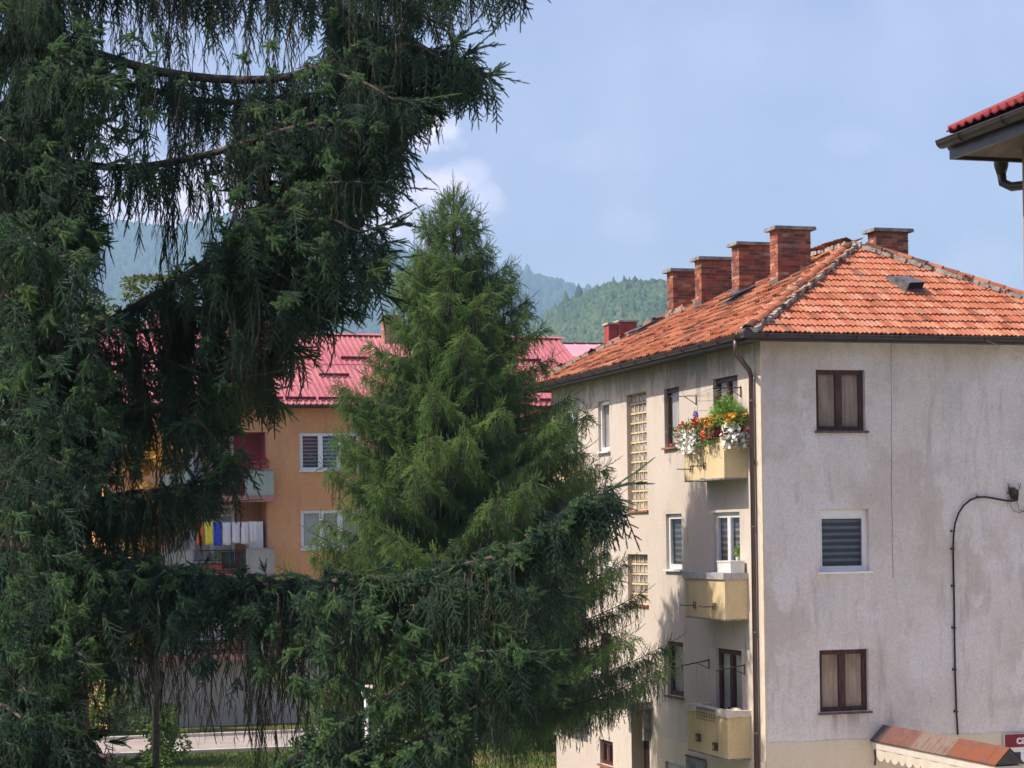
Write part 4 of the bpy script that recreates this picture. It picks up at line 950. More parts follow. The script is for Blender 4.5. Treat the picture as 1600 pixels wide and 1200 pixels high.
for r_, s in enumerate((.28, 2.45, 4.1)):
    x = XL+.4+(r_ % 2)*1.1
    while x < XR-1:
        if r_ == 0: guard(x, x+1.12, s); x += 1.2
        else: guard(x-.27, x+.87, s); x += 2.28
mb = MB(); mb.box(XL-.3, XR+.3, -RO+.01, -RO+.04, OZ-.16, OZ-.03); mb.build('fascia', M['roof_red_dark'], org)
gutter(org, (XL-.3, -RO, OZ-.07), (XR+.3, -RO, OZ-.07), (0, -1, 0), .06, M['gutter'])
mb = MB(); mb.box(XL-.28, XR+.28, -RO+.02, 10.8+RO-.02, 11.34, 11.379); mb.build('soffit', M['beige_box'], org)
for (x, y) in ((.75, 5.0), (5.7, 4.9), (-3.4, 5.0), (9.6, 5.1)):
    mb = MB(); mb.box(x-.35, x+.35, y-.25, y+.25, 13.8, 15.15); c_ = mb.build('chimney', M['pink_render'], org); mb = MB(); mb.box(x-.42, x+.42, y-.32, y+.32, 15.152, 15.22); mb.build('chimney_cap', M['concrete'], c_)
# cables on the facade
mb = MB(); mb.tube([(-.52, -.56, 8.02), (-2, -.56, 7.93), (-3.9, -.56, 7.9)], .01, 4); mb.build('cable', M['black'], org)
def o2w(p): return Vector((OX+math.cos(OPH)*p[0]-math.sin(OPH)*p[1], OY+math.sin(OPH)*p[0]+math.cos(OPH)*p[1], p[2]))
# washing on the middle loggia
def cloth(x, w, h, mat, label, zt=7.24, y=-.62, drape=.03, name='hanging_cloth', cat='laundry'):
    me = MB(); nx, nz_ = 8, 8; b = 0; sd = random.random()*9
    for i in range(nx+1):
        for j in range(nz_+1):
            u = i/nx; v = j/nz_; sag = .03*math.sin(math.pi*u)*(1-v)
            me.v.append(((u-.5)*w*(1-.10*math.sin(math.pi*v)), drape*math.sin(u*9+sd)*(.3+v), -v*h-sag+.012*math.sin(u*7+sd)*v))
    for i in range(nx):
        for j in range(nz_): a = i*(nz_+1)+j; me.f.append((a, a+1, a+nz_+2, a+nz_+1)); me.m.append(0)
    o = me.build(name, mat, None, True); o.location = o2w((x, y, zt)); o.rotation_euler = (0, 0, OPH); s = o.modifiers.new('thick', 'SOLIDIFY'); s.thickness = .006
    tag(o, label, cat, 'washing hung on the middle loggia'); return o
cl = empty('washing_line', o2w((0, -.62, 7.25)), OPH); tag(cl, 'thin washing line stretched along the middle orange loggia', 'washing line')
mb = MB(); mb.tube([(-3.3, 0, 0), (-2, 0, -.03), (-.7, 0, 0)], .006, 4); mb.build('cord', M['line_wire'], cl)
mb = MB(); mb.tube([(-3.3, 0, 0), (-3.3, .45, -.02)], .012, 5); mb.tube([(-.7, 0, 0), (-.7, .45, -.02)], .012, 5); mb.build('end_arm', M['iron'], cl)
oc = simple('orange_cotton', (.62, .16, .03), .9); yc = simple('yellow_cotton', (.70, .62, .06), .9); bc = simple('blue_cotton', (.04, .07, .45), .9)
cloth(-2.80, .24, .80, oc, 'orange cloth, leftmost piece of washing on the loggia'); cloth(-2.50, .30, .80, yc, 'yellow towel hanging left of the blue one'); cloth(-2.18, .30, .84, bc, 'deep blue towel hanging between yellow and white washing')
for k, (x, w, h) in enumerate(((-1.86, .30, .82), (-1.53, .29, .76), (-1.22, .27, .80), (-.92, .26, .74))):
    cloth(x, w, h, M['white_cloth'], ['white shirt hanging next to the blue towel', 'second white shirt from the blue towel', 'third white shirt from the blue towel', 'rightmost white shirt beside the white cabinet'][k])
fg = empty('white_cabinet', o2w((-.66, .25, 5.34)), OPH); tag(fg, 'tall white cabinet at the right end of the middle loggia', 'cabinet')
mb = MB(); mb.box(-.30, .22, -.25, .25, 0, 1.9); mb.build('cabinet_body', M['white'], fg); mb = MB(); mb.box(-.29, .21, -.27, -.252, .02, 1.88); mb.build('cabinet_door', M['white'], fg)
dc = [simple('dark_green_cotton', (.02, .09, .07), .9), simple('maroon_cotton', (.09, .02, .03), .9), simple('charcoal_cotton', (.03, .03, .04), .9)]
for k in range(5):
    cloth(-1.28-.16*k, .15, .62, dc[k % 3], ['dark green', 'maroon', 'charcoal', 'bottle green', 'wine red'][k]+' garment drying low behind the loggia railing, '+['next to the grey panel', 'second from the grey panel', 'third from the grey panel', 'fourth from the grey panel', 'nearest the green plant'][k], zt=6.20, y=-.25)
def balcony_plant(x, z, n, w, h, label, blooms, pot=True, y=-.45):
    t = empty('balcony_plant', o2w((x, y, z)), OPH); tag(t, label, 'potted plant', 'potted plants on the orange house balconies')
    mb = MB(); mb.box(-w*.8, w*.8, -.08, .08, 0, .16); mb.build('pot', M['red_brick_paint'], t)
    leaves(clump(n, (0, 0, .16+h*.5), (w, .13, h*.6)), .07, .02, FM['leaf'], 'foliage', t)
    if blooms: blossoms(clump(24, (0, -.03, .18+h*.6), (w, .15, h*.6)), .035, FM[blooms], 'blossom', t)
balcony_plant(-.42, 9.08, 90, .15, .2, 'dark red potted flowers at the right end of the green panel', 'red'); balcony_plant(-.78, 9.08, 80, .16, .12, 'low reddish pot plant in the middle of the green panel', 'red')
balcony_plant(-3.55, 9.08, 120, .30, .2, 'orange and red flowers in a box on the far left green panel', 'salmon'); balcony_plant(-2.5, 9.02, 120, .22, .22, 'pink flowers on the railing left of the spruce twig', 'pink'); balcony_plant(-1.5, 8.9, 120, .22, .16, 'pink and red flowers on the railing beside the green panel', 'pink')
balcony_plant(-2.25, 5.55, 260, .28, .55, 'leafy green plant low behind the middle loggia railing', None)

# ------------------------------------------------------------------ pink roofed house behind, and the neighbour's eave
ph = empty('pink_roof_house', P(905, 837, 86), R(14)); ph.location.z = 0; tag(ph, 'far house with dusty pink sheet roof and red chimneys peeping over the tile roof', 'building')
mb = MB(); mb.box(-4.5, 8, 0, 9, -.3, 13.4); mb.build('wall', M['cream_render'], ph)
def seam_roof(x0, x1, y0, y1, z0, z1, name):
    F = slope_frame((x0, y0, z0), (1, 0, 0), (0, y1-y0, z1-z0)); L = math.hypot(y1-y0, z1-z0); r = None
    i = 0; x = 0
    while x < x1-x0-.3:
        m_ = MB(); m_.box(x, x+.53, 0, L, 0, .02, F); m_.box(x+.535, x+.56, 0, L, 0, .05, F); m_.build('roof_sheet', M['roof_pink'], ph); x += .56
seam_roof(-5, 8.4, -.4, 4.5, 14.02, 15.02, 'u'); seam_roof(-5, 8.4, -2.6, -.45, 13.1, 13.86, 'l')
mb = MB(); mb.box(-5, 8.4, -.44, -.36, 13.86, 14.0); mb.box(-5, 8.4, 4.4, 4.6, 15.04, 15.10); mb.build('roof_trim', M['roof_red_dark'], ph)
mb = MB(); mb.quad((-5, 4.5, 15.0), (8.4, 4.5, 15.0), (8.4, 9.4, 13.9), (-5, 9.4, 13.9)); mb.build('back_roof', M['roof_pink'], ph)
for (xa, xb, zt) in ((950, 967, 507), (967, 996, 503)):
    A_, B_ = P(xa, zt, 84.5), P(xb, zt, 84.5); c_ = empty('c', A_); inv = Matrix.Rotation(-R(14), 4, 'Z') @ Matrix.Translation(-ph.location); a_, b_ = inv @ A_, inv @ B_; bpy.data.objects.remove(c_)
    mb = MB(); mb.box(a_.x, b_.x, a_.y-.1, a_.y+.6, 14.0, a_.z); cc = mb.build('chimney', M['red_brick_paint'], ph); mb = MB(); mb.box(a_.x-.06, b_.x+.06, a_.y-.17, a_.y+.66, a_.z, a_.z+.07); mb.build('chimney_cap', M['cream_render'], cc)

NW = Vector((5.925, 23.54, 0)); nb = empty('neighbour_house', NW, PHI); tag(nb, 'corner of a tan house at the right edge with red metal roof and dark gutter', 'building')
tan = simple('tan_neighbour_render', (.36, .23, .15), .9, .1, 3, .3, 40)
mb = MB(); mb.box(0, 9, -13, 0, -.3, 11.0); mb.build('wall', tan, nb)
o_ = .60; EZN = 11.13
mb = MB(); mb.box(-o_+.05, 9.6, -13.6, o_-.05, 10.96, 11.0); mb.build('soffit', simple('grey_brown_soffit', (.14, .11, .10), .8, .2, 8, stretch=(1, .1, 1)), nb)
mb = MB(); mb.box(-o_+.0, -o_+.045, -13.6, o_, 10.92, 11.08); mb.box(-o_+.05, 9.6, o_-.045, o_, 10.92, 11.08); mb.build('fascia', M['gutter'], nb)
gutter(nb, (-o_, -13.6, EZN), (-o_, o_+.02, EZN), (-1, 0, 0), .085)
hp = 4.6; tp = .47
mb = MB(); zR = EZN+.10
mb.quad((-o_+.02, o_, zR), (-o_+.02, -13.6, zR), (-o_+hp, -13.6, zR+hp*tp), (-o_+hp, o_-hp, zR+hp*tp)); mb.quad((-o_+.02, o_, zR), (-o_+hp, o_-hp, zR+hp*tp), (9.6, o_-hp, zR+hp*tp), (9.6, o_, zR)); nr = mb.build('roof', M['roof_red_dark'], nb)
Fn = slope_frame((-o_-.02, o_+.02, zR+.01), (0, -1, 0), (1, 0, tp))
pm = MB(); pw = 1.1; pr = []
for k in range(6): x = k*pw/6; pr += [(x, 0), (x+.05, .0), (x+.09, .03), (x+.13, .03), (x+.165, 0)]
pr.append((pw, 0)); n = len(pr); Ln = 2.2; rows = 7; 
for r_ in range(rows):
    for y, up in ((r_*.35, .022), ((r_+1)*.35, .0)): pm.v += [(x, y, z+up) for x, z in pr]
    b = r_*2*n
    for i in range(n-1): pm.f.append((b+i, b+i+1, b+n+i+1, b+n+i)); pm.m.append(0)
    if r_:
        for i in range(n-1): pm.f.append((b-n+i, b-n+i+1, b+i+1, b+i)); pm.m.append(0)
pm.v += [(x, 0, z) for x, z in pr]; b = len(pm.v)-n
for i in range(n-1): pm.f.append((b+i, b+i+1, i+1, i)); pm.m.append(0)
redn = simple('neighbour_red_sheet', (.26, .040, .045), .65, .08, 2, spec=.2); pmm = pm.mesh('roof_sheet', redn)
for i in range(12): o = obj('roof_sheet', pmm, nr); o.matrix_local = Fn @ Matrix.Translation((i*pw, 0, .004*(i % 2)))
p0 = Vector((-o_, o_, zR+.04)); p1 = Vector((-o_+hp, o_-hp, zR+hp*tp+.04)); mb = MB(); mb.tube([p0, p1], .05, 6); mb.build('hip_cap', redn, nr)
mb = MB(); mb.tube([(.13, o_+.085, EZN-.04), (.13, o_+.085, EZN-.24), (.13, o_+.085, EZN-.34)], [.10, .085, .055], 10); mb.tube([(.13, o_+.085, EZN-.32), (.14, o_+.07, EZN-.44), (.20, o_-.02, EZN-.50), (.34, .22, EZN-.52), (.40, .10, EZN-.56), (.40, .07, EZN-.8), (.40, .07, 0)], .055, 10); mb.build('downpipe', M['gutter'], nb, True)
gutter(nb, (9.6, o_, EZN), (-o_+.06, o_, EZN), (0, 1, 0), .085)

# ------------------------------------------------------------------ park lamp
lp = P(572, 1088, 35); L0 = empty('park_lamp', (lp.x, lp.y, 0)); tag(L0, 'small park lamp with a pale domed head on a white post', 'lamp')
mb = MB(); mb.tube([(0, 0, 0), (0, 0, .5), (0, 0, .52), (0, 0, lp.z)], [.06, .06, .035, .035], 10); mb.build('post', M['white'], L0, True)
mb = MB(); K = 14; prof = [(.02, .20), (.09, .18), (.14, .12), (.15, .05), (.11, .0), (.04, -.03)]
for r_, z in prof: mb.v += [(math.cos(2*math.pi*k/K)*r_+.05, math.sin(2*math.pi*k/K)*r_, z+lp.z) for k in range(K)]
for i in range(len(prof)-1):
    for k in range(K): mb.f.append((i*K+k, (i+1)*K+k, (i+1)*K+(k+1) % K, i*K+(k+1) % K)); mb.m.append(0)
mb.build('lamp_head', simple('pale_lamp_dome', (.72, .60, .52), .3, .05), L0, True)

# ------------------------------------------------------------------ vegetation
def needle_mat(name, dark, mid, light, tr=.0):
    t = NT(name); r = t.rnd(); cr = t.n('ShaderNodeValToRGB'); e = cr.color_ramp.elements
    e[0].color = (*dark, 1); e[1].color = (*light, 1); x = e.new(.6); x.color = (*mid, 1)
    o = t.n('ShaderNodeObjectInfo')
    t.l(t.math('ADD', t.math('MULTIPLY', o.outputs['Random'], .55), t.math('MULTIPLY', t.ramp(t.noise(.9, 4), .3, .7), .45)), cr.inputs[0])
    m = t.done(cr.outputs[0], .6, .22); tl = t.n('ShaderNodeBsdfTranslucent'); t.l(cr.outputs[0], tl.inputs[0]); mx = t.n('ShaderNodeMixShader'); mx.inputs[0].default_value = .3
    t.l(t.b.outputs[0], mx.inputs[1]); t.l(tl.outputs[0], mx.inputs[2]); t.l(mx.outputs[0], t.t.nodes['Material Output'].inputs[0]); return m
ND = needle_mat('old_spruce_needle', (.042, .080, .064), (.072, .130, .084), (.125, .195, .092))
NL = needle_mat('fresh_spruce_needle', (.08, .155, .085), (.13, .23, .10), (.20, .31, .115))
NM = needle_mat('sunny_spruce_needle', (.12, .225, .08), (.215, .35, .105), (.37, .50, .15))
BK = simple('spruce_bark', (.085, .065, .055), .95, .35, 9, .8, 30, dist=.02)
TW_ = simple('bare_brown_twig', (.115, .078, .062), .9, .3, 20, rnd=.5)
def basis(d):
    d = Vector(d).normalized(); u = d.orthogonal().normalized(); return d, u, d.cross(u)
def shoot(mb, p, d, L, nl, n, w, taper=True, stem=1, needle=0):
    p = Vector(p); d, u, v = basis(d); r0 = .0028
    mb.cm = needle if n*.1/L > 12 else stem; r0 = nl*.22 if n*.1/L > 12 else r0; mb.tube([p, p+d*L*.6, p+d*L], [r0, r0, r0*.3], 4, False)
    mb.cm = needle
    for i in range(n):
        s = (i+.5)/n; a = i*2.39996+random.uniform(-.3, .3); o = u*math.cos(a)+v*math.sin(a)
        q = p+d*(L*s); nn = (o+d*random.uniform(.55, 1.1)).normalized(); side = nn.cross(d).normalized()*w; ll = nl*random.uniform(.8, 1.15)*(1-.35*s if taper else 1)
        mb.quad(q-side, q+side, q+nn*ll)
    q = p+d*L
    mb.quad(q-u*w, q+u*w, q+d*nl*.9)
def proto(name, fn, mats, parent, loc):
    mb = MB(); fn(mb); o = mb.build(name, mats, parent); o.location = loc; return o
def spray(L, n, sl, nl, nn, w, droop, jit=.15):
    def f(mb):
        p = Vector((0, 0, 0)); prev = p; N = 8
        pts = [Vector((0, L*i/N, -droop*(i/N)**2*L)) for i in range(N+1)]
        mb.cm = 1; mb.tube(pts, [.0045]*4+[.003]*(N-3), 3, False)
        for i in range(N): shoot(mb, pts[i], pts[i+1]-pts[i], (pts[i+1]-pts[i]).length, nl, max(3, int(nn*L/N/.1)), w, False)
        for i in range(n):
            s = .12+.86*i/n; k = min(N-1, int(s*N)); q = pts[k].lerp(pts[k+1], s*N-k); sg = 1 if i % 2 else -1; a = R(48+random.uniform(-12, 12))
            d = Vector((sg*math.sin(a), math.cos(a), -droop*s+random.uniform(-jit, jit))); l = sl*(1.15-.55*s)*random.uniform(.7, 1.2)
            shoot(mb, q, d, l, nl, int(nn*l/.1), w)
        shoot(mb, pts[-1], pts[-1]-pts[-2], sl*.6, nl, int(nn*sl*.6/.1), w)
    return f
def strand(L, density, nn, bare, seed, nl=.015, w=.0016, sl=.11):
    def f(mb):
        rs = random.Random(seed); x = y = 0; pts = [Vector((0, 0, 0))]; N = 12; dx, dy = rs.gauss(0, .25), rs.gauss(0, .25)
        for i in range(N):
            dx = dx*.6+rs.gauss(0, .10); dy = dy*.6+rs.gauss(0, .10); pts.append(pts[-1]+Vector((dx, dy, -1)).normalized()*L/N)
        mb.cm = 1; mb.tube(pts, [.0042-.0022*i/N for i in range(N+1)], 3, False)
        m = int(L*density)
        for i in range(m):
            s = (i+rs.random())/m; k = min(N-1, int(s*N)); q = pts[k].lerp(pts[k+1], s*N-k); a = rs.uniform(0, 6.28); t = rs.uniform(.12, .48)
            d = Vector((math.cos(a)*t, math.sin(a)*t, -1)); l = sl*rs.uniform(.5, 1.5)
            if rs.random() < bare:
                mb.cm = 1; e = q+d.normalized()*l*1.5; mb.tube([q, q.lerp(e, .5)+Vector((rs.gauss(0, .01), rs.gauss(0, .01), 0)), e], [.0022, .0018, .001], 3, False)
            else: shoot(mb, q, d, l, nl, int(nn*l/.1), w)
        if bare < .9: shoot(mb, pts[-1], pts[-1]-pts[-2], sl, nl, int(nn*sl/.1), w)
    return f
def fan(n, L, nl, nn, w, seed, spread=.75):
    def f(mb):
        rs = random.Random(seed); base = Vector((0, 0, 0)); mb.cm = 1; tip = Vector((0, .16, .0)); mb.tube([base, tip], [.005, .004], 4, False)
        for i in range(n):
            a = 2*math.pi*i/n+rs.uniform(-.4, .4); r = spread*rs.uniform(.4, 1.1) if i else 0
            q = base.lerp(tip, rs.uniform(.25, 1)); d = Vector((math.cos(a)*r, 1, math.sin(a)*r*.6-.05)); l = L*rs.uniform(.7, 1.25)
            shoot(mb, q, d, l, nl, int(nn*l/.1), w)
    return f
def gn_scatter(name, parent, pts, mats, scl, idx, protos):
    """crown part: one mesh of points that instances the real twigs of the same tree"""
    me = bpy.data.meshes.new(name); me.vertices.add(len(pts)); me.vertices.foreach_set('co', np.asarray(pts, np.float32).ravel())
    e = np.array([m.to_euler()[:] for m in mats], np.float32)
    for nm, ty, key, arr in (('rot', 'FLOAT_VECTOR', 'vector', e), ('scl', 'FLOAT', 'value', np.asarray(scl, np.float32)), ('idx', 'INT', 'value', np.asarray(idx, np.int32))):
        a = me.attributes.new(nm, ty, 'POINT'); a.data.foreach_set(key, arr.ravel())
    o = obj(name, me, parent); tag(o, kind='stuff')
    g = bpy.data.node_groups.new(name, 'GeometryNodeTree'); g.interface.new_socket('Geometry', in_out='INPUT', socket_type='NodeSocketGeometry'); g.interface.new_socket('Geometry', in_out='OUTPUT', socket_type='NodeSocketGeometry')
    I = g.nodes.new('NodeGroupInput'); O = g.nodes.new('NodeGroupOutput'); ip = g.nodes.new('GeometryNodeInstanceOnPoints'); J = g.nodes.new('GeometryNodeJoinGeometry')
    for p in reversed(protos):
        oi = g.nodes.new('GeometryNodeObjectInfo'); oi.inputs['Object'].default_value = p; oi.inputs['As Instance'].default_value = True; g.links.new(oi.outputs['Geometry'], J.inputs[0])
    def at(nm, ty):
        n = g.nodes.new('GeometryNodeInputNamedAttribute'); n.data_type = ty; n.inputs['Name'].default_value = nm; return n.outputs['Attribute']
    ip.inputs['Pick Instance'].default_value = True
    g.links.new(I.outputs[0], ip.inputs['Points']); g.links.new(J.outputs[0], ip.inputs['Instance']); g.links.new(at('idx', 'INT'), ip.inputs['Instance Index'])
    g.links.new(at('rot', 'FLOAT_VECTOR'), ip.inputs['Rotation']); g.links.new(at('scl', 'FLOAT'), ip.inputs['Scale']); g.links.new(ip.outputs[0], O.inputs[0])
    md = o.modifiers.new('twigs', 'NODES'); md.node_group = g; return o
class Scat:
    def __init__(s): s.p = []; s.m = []; s.s = []; s.i = []
    def add(s, p, M3, sc, i): s.p.append(tuple(p)); s.m.append(M3); s.s.append(sc); s.i.append(i)
def face(d, up=(0, 0, 1), roll=0.0):
    """matrix whose Y axis is d and Z is as near up as may be"""
    y = Vector(d).normalized(); x = y.cross(Vector(up))
    x = x.normalized() if x.length > 1e-4 else Vector((1, 0, 0)); z = x.cross(y); m = Matrix((x, y, z)).transposed()
    return m @ Matrix.Rotation(roll, 3, 'Y')
def vert(yaw, tilt=.08):
    return Matrix.Rotation(yaw, 3, 'Z') @ Matrix.Rotation(random.gauss(0, tilt), 3, 'X')
def polyl(pts, s):
    L = [0]
    for a, b in zip(pts, pts[1:]): L.append(L[-1]+(Vector(b[:3])-Vector(a[:3])).length)
    t = s*L[-1]
    for i in range(len(pts)-1):
        if t <= L[i+1] or i == len(pts)-2:
            k = (t-L[i])/max(1e-6, L[i+1]-L[i]); return [a+(b-a)*k for a, b in zip(pts[i], pts[i+1])]
def plen(pts): return sum((Vector(b[:3])-Vector(a[:3])).length for a, b in zip(pts, pts[1:]))
def smooth(pts, n=4):
    out = []
    for i in range(len(pts)-1):
        p0, p1, p2, p3 = pts[max(0, i-1)], pts[i], pts[i+1], pts[min(len(pts)-1, i+2)]
        for k in range(n):
            t = k/n; out.append([.5*((2*b)+(c-a)*t+(2*a-5*b+4*c-d)*t*t+(-a+3*b-3*c+d)*t**3) for a, b, c, d in zip(p0, p1, p2, p3)])
    out.append(list(pts[-1])); return out

# ---- the sunny middle spruce
def middle_spruce():
    base = P(716, 837, 42.5); base.z = 0; T = empty('spruce_tree', base); tag(T, 'sunlit conical spruce standing between the orange house and the grey house', 'tree')
    top = P(713, 275, 42.5).z
    sc = Scat()
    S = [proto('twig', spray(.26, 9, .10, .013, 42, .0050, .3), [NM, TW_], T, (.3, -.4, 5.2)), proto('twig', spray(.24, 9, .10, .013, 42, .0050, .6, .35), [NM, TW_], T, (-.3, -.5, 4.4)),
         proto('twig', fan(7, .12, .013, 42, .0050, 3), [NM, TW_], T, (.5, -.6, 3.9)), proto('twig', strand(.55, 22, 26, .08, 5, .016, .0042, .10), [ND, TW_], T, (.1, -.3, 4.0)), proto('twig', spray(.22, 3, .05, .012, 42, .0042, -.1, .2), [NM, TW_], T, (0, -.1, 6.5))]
    RT = [(0, .0), (.5, .14), (1.0, .46), (1.6, .88), (2.0, 1.10), (2.8, 1.52), (3.8, 1.95), (4.9, 2.50), (6.2, 3.00), (7.2, 3.25), (8.1, 3.45), (9.3, 3.9), (10.3, 4.25), (10.8, 3.6), (11.4, 2.9), (12.6, 2.2)]
    limbs = MB(); z = top-.42; rr = random.Random(11); az = 0
    while z > 3.8:
        h = top-z; Rr = float(interp(h, RT)); nb_ = 6 if h < 1.5 else 7
        for k in range(nb_):
            az += 2*math.pi/nb_+rr.uniform(-.35, .35); L = Rr*rr.uniform(.66, 1.14)
            if L < .12: continue
            asc = .8 if h < 1 else (.5 if h < 3 else .40)
            zb = z-asc*L*.45
            ca, sa = math.cos(az), math.sin(az); N = 7; bend = rr.uniform(-.25, .25)
            pts = []
            for i in range(N+1):
                s = i/N; b = bend*s*s*.3; pts.append((ca*L*s-sa*L*b, sa*L*s+ca*L*b, zb+L*((-.10 if h > 1.5 else .35)*s+asc*s*s*.82)))
            if zb < 1.2: continue
            limbs.tube(pts, [.006+.020*min(L, 2.5)/2.5*(1-i/N) for i in range(N+1)], 4, False)
            d_end = Vector(pts[-1])-Vector(pts[-2])
            sc.add(pts[-1], face(d_end, roll=rr.uniform(-.5, .5)), rr.uniform(.9, 1.5), 4); sc.add(pts[-1], face(d_end.normalized()*.5+Vector((rr.gauss(0, .3), rr.gauss(0, .3), 1))), rr.uniform(.6, 1.1), 4); sc.add(pts[-2], face(d_end), 1, 0)
            shade = h > 7.0 and ca > -.1
            nbl = max(7, int(L/(.030 if h < 8 else .044)))
            for i in range(nbl):
                s = .14+.84*(i+rr.random())/nbl; q = Vector(polyl(pts, s)[:3]); tan = (Vector(polyl(pts, min(1, s+.05))[:3])-q).normalized(); sg = 1 if i % 2 else -1
                sd = tan.cross(Vector((0, 0, 1))).normalized()*sg; l = (.24*L*(1-s)+.13)*rr.uniform(.6, 1.25); dirv = (tan*rr.uniform(.5, .9)+sd).normalized(); m = max(1, int(l/.11))
                for j in range(m):
                    u = (j+.5)/m; w_ = q+dirv*l*u+Vector((0, 0, -.28*l*u*u*(2 if h > 5 else 1))); dd = (dirv*rr.uniform(.4, 1)+Vector((rr.gauss(0, .25), rr.gauss(0, .25), -.15-rr.random()*.8*(1.2 if h > 5 else .5))))
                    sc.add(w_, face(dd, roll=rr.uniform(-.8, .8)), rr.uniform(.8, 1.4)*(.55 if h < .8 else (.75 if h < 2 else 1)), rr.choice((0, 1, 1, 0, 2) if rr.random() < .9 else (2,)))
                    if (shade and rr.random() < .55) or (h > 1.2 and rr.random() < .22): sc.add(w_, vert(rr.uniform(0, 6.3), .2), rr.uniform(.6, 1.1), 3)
                if rr.random() < .2+.7*s: sc.add(q+dirv*l*rr.random()*.8, face(tan*.7+Vector((rr.gauss(0, .3), rr.gauss(0, .3), .5+rr.random()*.9))), rr.uniform(.6, 1.1), 4)
        z -= .17 if h < 2 else (.29 if h < 6 else .34)
    for i in range(22): sc.add((0, 0, top-.16-i*.06), face((random.gauss(0, .55)*(i > 1), random.gauss(0, .55)*(i > 1), 1)), .8 if i > 1 else 1.2, 4)
    mb = MB(); mb.tube([(0, 0, -.2), (.03, 0, 3), (0, .02, 7), (.02, 0, 11), (0, 0, top-.6), (0, 0, top)], [.22, .18, .12, .07, .022, .006], 10); mb.build('trunk', BK, T, True)
    tag(limbs.build('branches', BK, T), kind='stuff'); gn_scatter('crown', T, sc.p, sc.m, sc.s, sc.i, S); return len(sc.p)
n_mid = middle_spruce()

